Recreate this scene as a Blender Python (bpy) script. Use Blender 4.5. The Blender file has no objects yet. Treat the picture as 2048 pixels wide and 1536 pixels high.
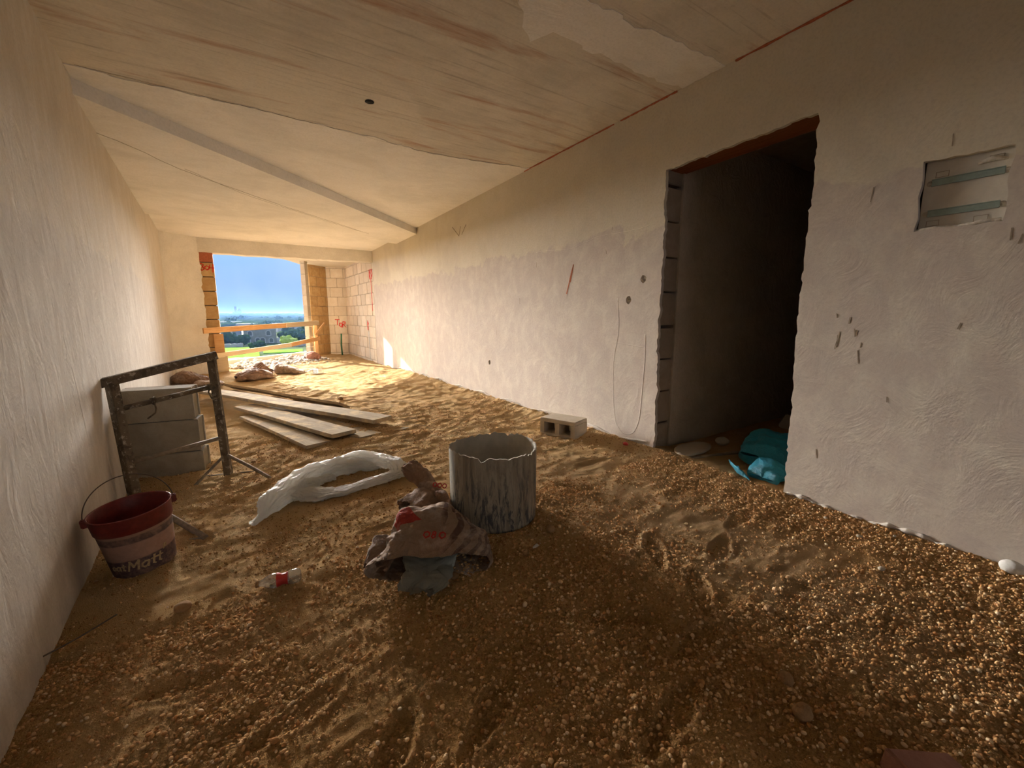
import bpy, bmesh, math, random
import numpy as np
from mathutils import Vector, Matrix
random.seed(7); np.random.seed(7)
R = math.radians
S = bpy.context.scene
COL = S.collection

# ---------------------------------------------------------------- camera, world, light, exposure
cam = bpy.data.cameras.new('camera'); cam.lens = 14.98; cam.sensor_width = 36; cam.clip_start = .02; cam.clip_end = 9000
camo = bpy.data.objects.new('camera', cam); COL.objects.link(camo)
camo.location = (0, 0, 1.12); camo.rotation_euler = (R(90 - 9.1), 0, R(-33.2)); S.camera = camo
S.view_settings.view_transform = 'Standard'; S.view_settings.look = 'None'
S.view_settings.exposure = 0.28; S.view_settings.gamma = 1; S.view_settings.use_curve_mapping = False

def sunlamp(name, d, strength, angle, col):
    l = bpy.data.lights.new(name, 'SUN'); l.energy = strength; l.angle = R(angle); l.color = col
    o = bpy.data.objects.new(name, l); COL.objects.link(o)
    o.rotation_euler = Vector(d).to_track_quat('-Z', 'Y').to_euler(); o.location = (-4, 20, 12)
sunlamp('sun', (.281, -.845, -.454), 15.0, .55, (1, .95, .85))
sunlamp('sky_light', (.055, -.99, -.05), 56, 44, (1, .955, .91))
sunlamp('sky_light_wide', (.12, -.95, -.25), 15, 80, (1, .955, .91))
sunlamp('rear_fill_light', (.10, .97, -.10), 1.3, 75, (1, .90, .77))  # added fill lamp from behind the camera, no known source there

W = bpy.data.worlds.new('world'); S.world = W; W.use_nodes = True
nt = W.node_tree; nt.nodes.clear()
def wn(t, **k):
    n = nt.nodes.new(t)
    for a, b in k.items(): setattr(n, a, b)
    return n
tc = wn('ShaderNodeTexCoord'); sp = wn('ShaderNodeSeparateXYZ'); nt.links.new(tc.outputs['Generated'], sp.inputs[0])
cr = wn('ShaderNodeValToRGB'); e = cr.color_ramp.elements
e[0].position = 0.0; e[0].color = (.30, .50, .93, 1); e[1].position = .6; e[1].color = (.42, .66, 1, 1)
for p, c in ((.06, (.31, .52, .98, 1)), (.12, (.40, .65, 1, 1)), (.17, (.52, .80, 1, 1))):
    q = e.new(p); q.color = c
nz = wn('ShaderNodeTexNoise'); nz.inputs['Scale'].default_value = 2.6; nz.inputs['Detail'].default_value = 5
nt.links.new(tc.outputs['Generated'], nz.inputs['Vector'])
cm = wn('ShaderNodeValToRGB'); cm.color_ramp.elements[0].position = .5; cm.color_ramp.elements[1].position = .72
cm.color_ramp.elements[1].color = (.6, .6, .6, 1); cm.color_ramp.elements[0].color = (0, 0, 0, 1)
nt.links.new(nz.outputs['Fac'], cm.inputs[0])
mx = wn('ShaderNodeMix', data_type='RGBA'); mx.inputs[7].default_value = (.85, .93, 1, 1)
nt.links.new(sp.outputs['Z'], cr.inputs[0]); nt.links.new(cr.outputs[0], mx.inputs[6]); nt.links.new(cm.outputs[0], mx.inputs[0])
bg = wn('ShaderNodeBackground'); bg.inputs[1].default_value = 0.80
ow = wn('ShaderNodeOutputWorld'); nt.links.new(mx.outputs[2], bg.inputs[0]); nt.links.new(bg.outputs[0], ow.inputs[0])

# ---------------------------------------------------------------- numpy noise
_p = np.random.RandomState(3).permutation(256); _P = np.concatenate([_p, _p, _p])
_G = np.random.RandomState(5).normal(size=(256, 3)); _G /= np.linalg.norm(_G, axis=1)[:, None]
def perlin(q):
    q = np.asarray(q, float); i = np.floor(q).astype(int); f = q - i; i &= 255
    u = f * f * f * (f * (f * 6 - 15) + 10); out = 0
    for dx in (0, 1):
        for dy in (0, 1):
            for dz in (0, 1):
                h = _P[_P[_P[(i[:, 0] + dx) & 255] + ((i[:, 1] + dy) & 255)] + ((i[:, 2] + dz) & 255)]
                g = (_G[h] * (f - [dx, dy, dz])).sum(1)
                w = (u[:, 0] if dx else 1 - u[:, 0]) * (u[:, 1] if dy else 1 - u[:, 1]) * (u[:, 2] if dz else 1 - u[:, 2])
                out = out + g * w
    return out
def fbm(q, o=4, lac=2.0, g=.5):
    a, s, r = 1, 0, np.zeros(len(q)); q = np.array(q, float)
    for k in range(o): r += a * perlin(q + k * 17.3); s += a; a *= g; q = q * lac
    return r / s
def ridge(q, o=3, g=.55):
    a, s, r = 1, 0, np.zeros(len(q)); q = np.array(q, float)
    for k in range(o): r += a * (1 - 2.2 * np.abs(perlin(q + k * 9.1))); s += a; a *= g; q = q * 2.1
    return r / s
def crease(q, f, seed, k=6):
    r_ = np.random.RandomState(int(seed * 7) % 9999); out = 0; q = np.asarray(q, float)
    w = .55 * np.stack([fbm(q * f * .45 + seed + 31 * j, 2) for j in range(3)], 1) * 2 / f
    for j in range(k):
        d = r_.normal(size=3) * [1, 1, .7]; d /= np.linalg.norm(d); ff = f * r_.uniform(.5, 1.5); t = ((q + w) @ d) * ff + r_.uniform(0, 9)
        m = np.clip(.5 + 2.2 * perlin(q * f * .6 + 40 * j + seed), 0, 1); out = out + m * (np.abs((t % 1) * 2 - 1) - .5) * f / ff
    return out / k * 2
def sst(a, b, x):
    t = np.clip((x - a) / (b - a), 0, 1); return t * t * (3 - 2 * t)

# ---------------------------------------------------------------- materials
class MT:
    def __init__(s, name, rough=.9, metal=0, spec=.25):
        s.m = bpy.data.materials.new(name); s.m.use_nodes = True; s.t = s.m.node_tree; s.t.nodes.clear()
        s.o = s.n('ShaderNodeOutputMaterial'); s.b = s.n('ShaderNodeBsdfPrincipled')
        s.b.inputs['Roughness'].default_value = rough; s.b.inputs['Metallic'].default_value = metal
        s.b.inputs['Specular IOR Level'].default_value = spec
        s.l(s.b.outputs[0], s.o.inputs[0]); s.tc = s.n('ShaderNodeTexCoord'); s.co = s.tc.outputs['Object']
    def n(s, t, **k):
        x = s.t.nodes.new(t)
        for a, b in k.items(): setattr(x, a, b)
        return x
    def l(s, a, b): s.t.links.new(a, b)
    def mp(s, scale=(1, 1, 1), rot=(0, 0, 0), loc=(0, 0, 0), src=None):
        x = s.n('ShaderNodeMapping'); x.inputs['Scale'].default_value = scale; x.inputs['Rotation'].default_value = rot
        x.inputs['Location'].default_value = loc; s.l(src or s.co, x.inputs[0]); return x.outputs[0]
    def noise(s, scale, detail=4, rough=.55, dist=0, v=None):
        x = s.n('ShaderNodeTexNoise'); x.inputs['Scale'].default_value = scale; x.inputs['Detail'].default_value = detail
        x.inputs['Roughness'].default_value = rough; x.inputs['Distortion'].default_value = dist
        s.l(v or s.co, x.inputs['Vector']); return x.outputs['Fac']
    def vor(s, scale, feat='F1', v=None, out='Distance'):
        x = s.n('ShaderNodeTexVoronoi', feature=feat); x.inputs['Scale'].default_value = scale
        s.l(v or s.co, x.inputs['Vector']); return x.outputs[out]
    def ramp(s, f, *st):
        x = s.n('ShaderNodeValToRGB'); e = x.color_ramp.elements
        def c4(c): return (c, c, c, 1) if isinstance(c, (int, float)) else (*c, 1)
        e[0].position, e[0].color = st[0][0], c4(st[0][1]); e[1].position, e[1].color = st[-1][0], c4(st[-1][1])
        for p, c in st[1:-1]: q = e.new(p); q.color = c4(c)
        s.l(f, x.inputs[0]); return x.outputs[0]
    def mix(s, f, a, b, mode='MIX'):
        x = s.n('ShaderNodeMix', data_type='RGBA', blend_type=mode)
        for v, i in ((f, 0), (a, 6), (b, 7)):
            if isinstance(v, tuple): x.inputs[i].default_value = (*v, 1)
            elif isinstance(v, (int, float)): x.inputs[i].default_value = v if i == 0 else (v, v, v, 1)
            else: s.l(v, x.inputs[i])
        return x.outputs[2]
    def math(s, op, a, b=0.0, c=None):
        x = s.n('ShaderNodeMath', operation=op)
        for i, v in enumerate((a, b) if c is None else (a, b, c)):
            if isinstance(v, (int, float)): x.inputs[i].default_value = v
            else: s.l(v, x.inputs[i])
        return x.outputs[0]
    def xyz(s, src=None):
        x = s.n('ShaderNodeSeparateXYZ'); s.l(src or s.co, x.inputs[0]); return x.outputs
    def col(s, c):
        if isinstance(c, tuple): s.b.inputs['Base Color'].default_value = (*c, 1)
        else: s.l(c, s.b.inputs['Base Color'])
    def bump(s, h, strength=.5, dist=.01, prev=None):
        x = s.n('ShaderNodeBump'); x.inputs['Strength'].default_value = strength; x.inputs['Distance'].default_value = dist
        s.l(h, x.inputs['Height'])
        if prev: s.l(prev, x.inputs['Normal'])
        s.l(x.outputs[0], s.b.inputs['Normal']); return x.outputs[0]

def plaster(name, top, low, blot, zsplit=None, streak=(1, 1, 1), bumpd=.01, orange=0):
    m = MT(name, 1, 0, .08)
    a = m.noise(1.3, 6, .6, .6); b = m.noise(7, 6, .65, .4, m.mp(streak)); f = m.noise(60, 3, .6)
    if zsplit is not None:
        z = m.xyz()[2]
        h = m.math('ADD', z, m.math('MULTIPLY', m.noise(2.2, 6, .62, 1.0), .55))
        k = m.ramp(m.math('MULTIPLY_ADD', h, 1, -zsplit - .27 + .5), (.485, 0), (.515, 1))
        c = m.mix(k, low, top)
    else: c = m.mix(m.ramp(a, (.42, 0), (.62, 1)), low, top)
    c = m.mix(m.ramp(b, (.42, 0), (.72, .75)), c, blot)
    c = m.mix(m.ramp(a, (.3, .35), (.5, 0)), c, tuple(x * .8 for x in low))
    c = m.mix(m.ramp(f, (.3, .18), (.55, 0)), c, tuple(x * .6 for x in low))
    if orange:
        o = m.noise(1.7, 5, .6, .3, m.mp((.5, 3.2, 1), (0, 0, .25)))
        c = m.mix(m.ramp(o, (.56, 0), (.70, orange)), c, (.42, .20, .10))
        ln = m.noise(3, 6, .7, .2, m.mp((.35, 9, 1), (0, 0, .12)))
        c = m.mix(m.ramp(ln, (.56, 0), (.68, .38)), c, (.20, .14, .09))
    m.col(c)
    n1 = m.bump(m.noise(5, 6, .62, 1.2, m.mp(streak)), .55, bumpd * 2.2)
    m.bump(m.noise(35, 5, .7, .3, m.mp(streak)), .5, bumpd * .35, n1)
    return m.m
M = {}
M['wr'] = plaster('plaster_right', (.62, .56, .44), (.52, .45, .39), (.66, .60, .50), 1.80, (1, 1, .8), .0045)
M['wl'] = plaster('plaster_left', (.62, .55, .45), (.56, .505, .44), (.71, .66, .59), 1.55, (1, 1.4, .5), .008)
M['wp'] = plaster('plaster_plain', (.82, .77, .68), (.76, .71, .62), (.85, .80, .72), None)
M['ceil'] = plaster('concrete_ceiling', (.74, .68, .58), (.65, .595, .505), (.79, .73, .63), None, (.5, 2.5, 1), .004, .8)
M['cpatch'] = plaster('plaster_ceiling', (.89, .85, .79), (.82, .785, .72), (.91, .88, .83), None, (.6, 1.8, 1), .010)
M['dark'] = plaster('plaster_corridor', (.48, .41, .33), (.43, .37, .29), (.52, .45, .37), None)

def stone(name, a, b, rough=.95, sc=1):
    m = MT(name, rough); oi = m.n('ShaderNodeObjectInfo')
    v = m.n('ShaderNodeVectorMath', operation='ADD'); m.l(m.tc.outputs['Object'], v.inputs[0])
    cmb = m.n('ShaderNodeCombineXYZ'); m.l(m.math('MULTIPLY', oi.outputs['Random'], 30), cmb.inputs[0]); m.l(cmb.outputs[0], v.inputs[1])
    n = m.noise(9 * sc, 6, .65, .5, v.outputs[0]); c = m.mix(m.ramp(n, (.3, 0), (.7, 1)), a, b)
    c = m.mix(m.math('MULTIPLY', oi.outputs['Random'], .45), c, tuple(x * .72 for x in a))
    m.col(c); n1 = m.bump(m.noise(40 * sc, 5, .7, 0, v.outputs[0]), .6, .006); m.bump(m.ramp(m.vor(55 * sc, 'F1', v.outputs[0]), (0, 0), (.25, 1)), .3, .003, n1)
    return m.m
M['brown'] = stone('limestone_ochre_and_shade', (.50, .30, .12), (.66, .47, .24))  # ochre of the pier blocks; also paints shade on the balcony's left wall
M['lime'] = stone('limestone_pale', (.68, .56, .42), (.78, .70, .58))
M['grey'] = stone('concrete_block', (.30, .26, .20), (.40, .36, .29))
M['cmu'] = stone('hollow_block_concrete', (.50, .42, .30), (.60, .52, .42))
M['jamb'] = stone('jamb_block', (.29, .22, .155), (.40, .32, .235))
M['slab'] = stone('slab_concrete', (.58, .52, .42), (.68, .62, .52), sc=.3)
M['rock'] = stone('stone_brown', (.34, .19, .085), (.46, .29, .15), sc=3)
M['white_rock'] = stone('stone_white', (.62, .60, .55), (.80, .78, .74), sc=3)
M['rubble'] = stone('rubble_stone', (.50, .44, .38), (.78, .73, .66), sc=3)

def sand():
    m = MT('sand', 1, 0, .03); x = m.xyz()
    n0 = m.noise(.75, 5, .6, .5); n1 = m.noise(3.5, 6, .65, .4); n2 = m.noise(45, 4, .7); n3 = m.noise(260, 3, .7)
    c = m.mix(m.ramp(n1, (.30, 0), (.68, 1)), (.74, .47, .21), (.86, .62, .33))
    # trodden pale dust right of the tub, redder foreground sand with light falloff painted in
    near = m.ramp(m.math('ADD', m.math('MULTIPLY', x[1], .25), m.math('MULTIPLY', n0, .5)), (.42, 1), (.95, 0))
    c = m.mix(m.math('MULTIPLY', near, .80), c, (.56, .29, .095))
    px = m.math('SUBTRACT', 1, m.math('DIVIDE', m.math('ABSOLUTE', m.math('SUBTRACT', m.math('ADD', x[0], m.math('MULTIPLY', n1, .5)), 2.15)), .65))
    py = m.math('SUBTRACT', 1, m.math('DIVIDE', m.math('ABSOLUTE', m.math('SUBTRACT', x[1], 1.3)), 1.7))
    d = m.math('MULTIPLY', m.math('MAXIMUM', px, 0), m.math('MAXIMUM', py, 0))
    c = m.mix(m.ramp(d, (.05, 0), (.55, .62)), c, (.60, .42, .24))
    c = m.mix(m.ramp(n2, (.35, .10), (.6, 0)), c, (.46, .25, .10))
    c = m.mix(m.ramp(n3, (.58, 0), (.75, .5)), c, (.70, .50, .28))
    m.col(c)
    b = m.bump(m.noise(7, 7, .74, .9, m.mp((1, 1.7, 1))), 1.0, .16); b = m.bump(m.noise(38, 6, .75), .9, .014, b); b = m.bump(m.vor(170), .6, .004, b); m.bump(n3, .6, .002, b)
    return m.m
M['sand'] = sand()
def pebble():
    m = MT('gravel', 1, 0, .08); at = m.n('ShaderNodeAttribute', attribute_type='INSTANCER', attribute_name='tint')
    m.col(m.ramp(at.outputs['Fac'], (0, (.42, .21, .08)), (.45, (.60, .35, .155)), (.85, (.76, .50, .26)), (1, (.86, .68, .45))))
    m.bump(m.noise(3, 3), .3, .05); return m.m
M['pebble'] = pebble()

def wood(name, a, b, dust=0.0, sc=1):
    m = MT(name, 1, 0, .03); v = m.mp((1.5 * sc, 22 * sc, 22 * sc)); n = m.noise(2.2, 6, .7, .8, v)
    c = m.mix(m.ramp(n, (.3, 0), (.7, 1)), a, b)
    if dust: c = m.mix(m.ramp(m.noise(6, 5, .65), (.5, 0), (.62, dust)), c, (.62, .47, .28))
    m.col(c); n1 = m.bump(n, .5, .003); m.bump(m.noise(18, 5, .7), .5, .006, n1); return m.m
M['plank'] = wood('dusty_board', (.27, .22, .155), (.46, .385, .285), .7)
M['plankd'] = wood('dark_board', (.26, .19, .12), (.40, .31, .21), .4)
M['osb'] = wood('orange_timber', (.58, .30, .12), (.80, .52, .27), 0)
M['railb'] = wood('pale_timber', (.58, .46, .30), (.74, .62, .44), 0)
M['lintel'] = wood('red_timber', (.17, .055, .02), (.27, .10, .04), 0)
def metal():
    m = MT('rusty_plastered_steel', .75, .0, .4); n = m.noise(14, 6, .7, .5)
    c = m.mix(m.ramp(n, (.40, 0), (.5, 1)), (.075, .055, .038), (.15, .115, .075))
    c = m.mix(m.ramp(m.noise(30, 5, .7), (.56, 0), (.62, .9)), c, (.40, .36, .30))
    m.col(c); m.bump(n, .6, .006); return m.m
M['steel'] = metal()
def simple(name, c, rough=.6, metal=0, spec=.4, var=.25, bump=0, sc=20):
    m = MT(name, rough, metal, spec); n = m.noise(sc, 5, .65)
    m.col(m.mix(m.ramp(n, (.35, 0), (.65, 1)), tuple(x * (1 - var) for x in c), c))
    if bump: m.bump(n, .5, bump)
    return m.m
M['steel_pale'] = simple('plastered_pipe', (.34, .28, .21), .8, 0, .3, .35, .003, 40)
M['wire'] = simple('wire', (.12, .09, .07), .6)
M['galv'] = simple('galvanised', (.36, .46, .43), .45, .5, .5)
M['panel'] = simple('board_plastic', (.70, .66, .58), .6, 0, .3, .18, 0, 8)
M['foam'] = simple('filler', (.66, .60, .50), .9, 0, .2, .3, .004, 50)
M['red'] = simple('red_paint', (.80, .03, .025), .8, 0, .2, .2)
M['redpl'] = simple('red_plastic', (.60, .05, .04), .4)
M['line'] = simple('red_chalk', (.50, .17, .09), .9, 0, .1, .3)
M['scratch'] = simple('scratch', (.36, .29, .21), .9, 0, .1, .4)
M['foil'] = simple('crumpled_foil', (.75, .70, .60), .3, .7, .5, .5, .004, 90)
M['pipe'] = simple('white_conduit', (.66, .58, .47), .5)
M['greenpipe'] = simple('green_pipe', (.05, .20, .09), .5)
M['black'] = simple('hole_shade', (.03, .025, .02), .9)  # dark colour standing in for the shade inside holes
M['mortar'] = simple('mortar', (.24, .19, .14), .95, 0, .1, .2, .004, 60)
M['mortarp'] = simple('mortar_pale', (.42, .34, .25), .95, 0, .1, .2, .004, 60)
M['terracotta'] = simple('red_brick', (.50, .16, .08), .9, 0, .2, .3, .004, 60)
M['brickm'] = stone('pink_brick', (.36, .17, .12), (.48, .26, .20), sc=3)
M['liquid'] = simple('dark_water', (.05, .04, .035), .25, 0, .5)

def film(name, c, alpha, tr=.35):
    m = MT(name, .35, 0, .5); m.b.inputs['Base Color'].default_value = (*c, 1)
    t = m.n('ShaderNodeBsdfTranslucent'); t.inputs[0].default_value = (*c, 1)
    mx = m.n('ShaderNodeMixShader'); mx.inputs[0].default_value = tr; m.l(m.b.outputs[0], mx.inputs[1]); m.l(t.outputs[0], mx.inputs[2])
    tp = m.n('ShaderNodeBsdfTransparent'); m2 = m.n('ShaderNodeMixShader'); m2.inputs[0].default_value = alpha
    m.l(tp.outputs[0], m2.inputs[1]); m.l(mx.outputs[0], m2.inputs[2]); m.l(m2.outputs[0], m.o.inputs[0])
    m.bump(m.noise(24, 6, .7, 2.2), .8, .016); return m.m
M['film'] = film('white_film', (.96, .94, .89), 1.0, .45)
M['gfilm'] = film('grey_film', (.40, .42, .37), .72)
M['blue'] = film('turquoise_film', (.03, .30, .42), 1.0, .2)
M['green'] = film('green_film', (.10, .60, .42), 1.0, .3)
M['wrap'] = film('clear_wrap', (.80, .86, .88), .8, .3)
def glassy(name, tint=(.95, .97, .97)):
    m = MT(name, .08); m.b.inputs['Base Color'].default_value = (*tint, 1)
    m.b.inputs['Transmission Weight'].default_value = .9; m.b.inputs['IOR'].default_value = 1.2; m.bump(m.noise(60, 3), .4, .004); return m.m
M['pet'] = glassy('clear_plastic')

def paper(name, base, stripes=True, patch=True, dusty=.4, ang=.9):
    """kraft paper sack; UV runs across (u) and along (v) the sack"""
    m = MT(name, .85, 0, .2); uv = m.tc.outputs['UV']
    n = m.noise(5, 5, .6); c = m.mix(n, tuple(x * .7 for x in base), base)
    if stripes:
        x = m.xyz(uv)
        st = m.math('FRACT', m.math('ADD', m.math('MULTIPLY', x[0], 19), m.math('MULTIPLY', x[1], ang * 3))); k = m.ramp(st, (.50, 0), (.53, 1), (.93, 1), (.96, 0))
        band = m.ramp(x[0], (.02, 0), (.03, 1), (.22, 1), (.235, 0))
        c = m.mix(m.math('MULTIPLY', m.math('MULTIPLY', k, band), .85), c, (.13, .065, .05))
    if patch:
        u = m.xyz(m.mp((1, 1, 1), (0, 0, .15), (0, 0, 0), uv))
        def box(a, b, cc, d):
            s1 = m.math('MULTIPLY', m.math('GREATER_THAN', u[0], a), m.math('LESS_THAN', u[0], b))
            return m.math('MULTIPLY', s1, m.math('MULTIPLY', m.math('GREATER_THAN', u[1], cc), m.math('LESS_THAN', u[1], d)))
        c = m.mix(m.math('MULTIPLY', box(*patch), .9), c, (.50, .045, .035))
    c = m.mix(m.ramp(m.noise(7, 5, .7), (.48, 0), (.68, dusty)), c, (.66, .58, .50))
    m.col(c); n1 = m.bump(m.ramp(m.vor(16, 'DISTANCE_TO_EDGE'), (0, 0), (.3, 1)), .7, .014); m.bump(m.noise(22, 6, .68, 2.4), .9, .018, n1); return m.m
M['sack'] = paper('kraft_sack_striped', (.42, .29, .20), True, (.20, .33, .50, .76), .5)
M['sack2'] = paper('kraft_sack_plain', (.30, .18, .115), False, None, .25)
M['sack3'] = paper('sack_orange', (.52, .33, .24), True, None, .35, .4)
M['sack4'] = paper('sack_orange_plain', (.50, .36, .27), False, None, .3)

# ---------------------------------------------------------------- mesh helpers
def link(o, parent=None):
    COL.objects.link(o)
    if parent: o.parent = parent
    return o
def tag(o, label=None, cat=None, group=None, kind=None):
    for k, v in (('label', label), ('category', cat), ('group', group), ('kind', kind)):
        if v: o[k] = v
    return o
def from_bm(name, bm, mat, parent=None, smooth=False):
    me = bpy.data.meshes.new(name); bm.normal_update(); bm.to_mesh(me); bm.free()
    if smooth: me.polygons.foreach_set('use_smooth', [True] * len(me.polygons))
    for m in (mat if isinstance(mat, list) else [mat]): me.materials.append(m)
    return link(bpy.data.objects.new(name, me), parent)
def grid_obj(name, P, mat, parent=None, wrap_u=False, smooth=True, uv=True, solid=0):
    """P: (nv, nu, 3) array -> quad grid"""
    nv, nu = P.shape[:2]; me = bpy.data.meshes.new(name)
    idx = np.arange(nv * nu).reshape(nv, nu)
    a = idx[:-1, :]; b = idx[1:, :]
    if wrap_u: a2 = np.roll(a, -1, 1); b2 = np.roll(b, -1, 1); a1, b1 = a, b
    else: a1, b1, a2, b2 = a[:, :-1], b[:, :-1], a[:, 1:], b[:, 1:]
    F = np.stack([a1, a2, b2, b1], -1).reshape(-1, 4)
    me.vertices.add(nv * nu); me.vertices.foreach_set('co', P.reshape(-1).astype(np.float32))
    me.loops.add(F.size); me.loops.foreach_set('vertex_index', F.reshape(-1).astype(np.int32))
    me.polygons.add(len(F)); me.polygons.foreach_set('loop_start', np.arange(0, F.size, 4, dtype=np.int32)); me.polygons.foreach_set('loop_total', np.full(len(F), 4, np.int32))
    me.update(calc_edges=True)
    if uv:
        l = me.uv_layers.new(name='UVMap'); u = (F % nu) / max(1, nu - (0 if wrap_u else 1)); v = (F // nu) / (nv - 1)
        l.data.foreach_set('uv', np.stack([u, v], -1).reshape(-1).astype(np.float32))
    me.polygons.foreach_set('use_smooth', [smooth] * len(F)); me.materials.append(mat)
    o = link(bpy.data.objects.new(name, me), parent)
    if solid: s = o.modifiers.new('s', 'SOLIDIFY'); s.thickness = solid; s.offset = 0
    return o
def box_bm(bm, c, d, rot=None, bev=0):
    m = Matrix.Translation(c) @ (rot.to_4x4() if rot else Matrix()) @ Matrix.Diagonal((*d, 1))
    v = bmesh.ops.create_cube(bm, size=1, matrix=m)['verts']
    if bev: bmesh.ops.bevel(bm, geom=list({e for x in v for e in x.link_edges}), offset=bev, segments=2, affect='EDGES')
def box(name, c, d, mat, parent=None, rot=None, bev=.004):
    bm = bmesh.new(); box_bm(bm, c, d, rot, bev); return from_bm(name, bm, mat, parent)
def prism(name, pts, z0, z1, mat, parent=None):
    bm = bmesh.new(); a = [bm.verts.new((x, y, z0)) for x, y in pts]; b = [bm.verts.new((x, y, z1)) for x, y in pts]
    n = len(pts); bm.faces.new(a[::-1]); bm.faces.new(b)
    for i in range(n): bm.faces.new((a[i], a[(i + 1) % n], b[(i + 1) % n], b[i]))
    bmesh.ops.recalc_face_normals(bm, faces=bm.faces); return from_bm(name, bm, mat, parent)
def frame_of(a, b):
    d = (Vector(b) - Vector(a)); return d.to_track_quat('X', 'Z').to_matrix(), d.length
def bar(name, a, b, w, h, mat, parent=None, roll=0, bev=.003):
    """bar from a to b, width w, height h (local y, z); local x is the length"""
    r, L = frame_of(a, b); r = r @ Matrix.Rotation(roll, 3, 'X')
    bm = bmesh.new(); n = max(2, int(L / .06)); box_bm(bm, (0, 0, 0), (L, w, h), None, bev)
    o = from_bm(name, bm, mat, parent); o.matrix_local = Matrix.Translation((Vector(a) + Vector(b)) / 2) @ r.to_4x4(); return o
def tube_bm(bm, pts, r, seg=10, caps=True):
    pts = [Vector(p) for p in pts]; rings = []; rr = r if isinstance(r, (list, tuple)) else [r] * len(pts)
    up = None
    for i, p in enumerate(pts):
        d = (pts[min(i + 1, len(pts) - 1)] - pts[max(i - 1, 0)]).normalized()
        if up is None: up = d.orthogonal().normalized()
        x = (up - d * up.dot(d)).normalized(); up = x; y = d.cross(x)
        rings.append([bm.verts.new(p + (x * math.cos(t) + y * math.sin(t)) * rr[i]) for t in [2 * math.pi * k / seg for k in range(seg)]])
    for a, b in zip(rings, rings[1:]):
        for k in range(seg): f = bm.faces.new((a[k], a[(k + 1) % seg], b[(k + 1) % seg], b[k])); f.smooth = True
    if caps: bm.faces.new(rings[0][::-1]); bm.faces.new(rings[-1])
def tube(name, pts, r, mat, parent=None, seg=10):
    bm = bmesh.new(); tube_bm(bm, pts, r, seg); return from_bm(name, bm, mat, parent)
def lathe_bm(bm, prof, seg=48, jag=None, m=Matrix()):
    rings = []
    for j, (r, z) in enumerate(prof):
        rings.append([bm.verts.new(m @ Vector((r * math.cos(t), r * math.sin(t), z + (jag(t, j) if jag else 0)))) for t in [2 * math.pi * k / seg for k in range(seg)]])
    for a, b in zip(rings, rings[1:]):
        for k in range(seg): f = bm.faces.new((a[k], a[(k + 1) % seg], b[(k + 1) % seg], b[k])); f.smooth = True
    return rings
def empty(name, loc=(0, 0, 0), rz=0, **k):
    o = bpy.data.objects.new(name, None); o.empty_display_size = .1; link(o); o.location = loc; o.rotation_euler = (0, 0, rz); return tag(o, **k)
def smoothpath(pts, n):
    P = np.array(pts, float); d = np.r_[0, np.cumsum(np.linalg.norm(np.diff(P, axis=0), axis=1))]; d /= d[-1]
    t = np.linspace(0, 1, n); q = np.stack([np.interp(t, d, P[:, k]) for k in range(P.shape[1])], 1)
    k = max(1, n // (len(pts) * 2)); ker = np.ones(2 * k + 1) / (2 * k + 1)
    qp = np.pad(q, ((k, k), (0, 0)), 'edge'); return np.stack([np.convolve(qp[:, c], ker, 'valid') for c in range(P.shape[1])], 1)
def ragged(pts, amp=.008, step=.04, seed=0, closed=True, only=None):
    """2D outline with broken edges"""
    rs = random.Random(seed); out = []; n = len(pts)
    for i in range(n if closed else n - 1):
        a, b = Vector(pts[i]), Vector(pts[(i + 1) % n]); L = (b - a).length; out.append(a)
        if only is not None and i not in only: continue
        k = int(L / step); nrm = Vector((-(b - a).y, (b - a).x)).normalized(); w = 0
        for j in range(1, k):
            w = .6 * w + rs.gauss(0, amp); out.append(a.lerp(b, (j + rs.uniform(-.3, .3)) / k) + nrm * w)
    if not closed: out.append(Vector(pts[-1]))
    return out
def sheet(name, outer, holes, thick, mat, M4, parent=None):
    """flat sheet with holes (local xy), filled by a 2D curve, extruded, then placed by matrix"""
    cu = bpy.data.curves.new('tmp', 'CURVE'); cu.dimensions = '2D'; cu.fill_mode = 'BOTH'; cu.extrude = thick / 2
    for pl in [outer] + holes:
        s = cu.splines.new('POLY'); s.points.add(len(pl) - 1); s.use_cyclic_u = True
        for i, p in enumerate(pl): s.points[i].co = (p[0], p[1], 0, 1)
    o = bpy.data.objects.new('tmp', cu); COL.objects.link(o)
    me = bpy.data.meshes.new_from_object(o.evaluated_get(bpy.context.evaluated_depsgraph_get())); bpy.data.objects.remove(o); bpy.data.curves.remove(cu)
    me.transform(M4); me.materials.clear(); me.materials.append(mat); me.name = name
    return link(bpy.data.objects.new(name, me), parent)
def strokes(name, lines, w, t, mat, M4, parent=None):
    """painted hand strokes: thin raised ribbons in local xy"""
    bm = bmesh.new()
    for ln in lines:
        ln = [Vector((*p, 0)) for p in ln]
        for a, b in zip(ln, ln[1:]):
            d = b - a; L = d.length
            if L < 1e-5: continue
            ang = math.atan2(d.y, d.x); box_bm(bm, (a + b) / 2, (L + w * .8, w * random.uniform(.8, 1.15), t), Matrix.Rotation(ang, 3, 'Z'))
    bm.transform(M4); return from_bm(name, bm, mat, parent)
MX = lambda x0, s=1: Matrix(((0, 0, s, x0), (1, 0, 0, 0), (0, 1, 0, 0), (0, 0, 0, 1)))   # local (x,y,z)->(z+x0, x, y) i.e. plane x = x0, local x = world y
def MY(y0, ang=0, x0=0):   # plane through (x0,y0) turned by ang about z, local x along it, local y up
    return Matrix.Translation((x0, y0, 0)) @ Matrix.Rotation(ang, 4, 'Z') @ Matrix(((1, 0, 0, 0), (0, 0, -1, 0), (0, 1, 0, 0), (0, 0, 0, 1)))
CZ = lambda y: 2.755 - .0175 * y                   # height of the ceiling
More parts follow.
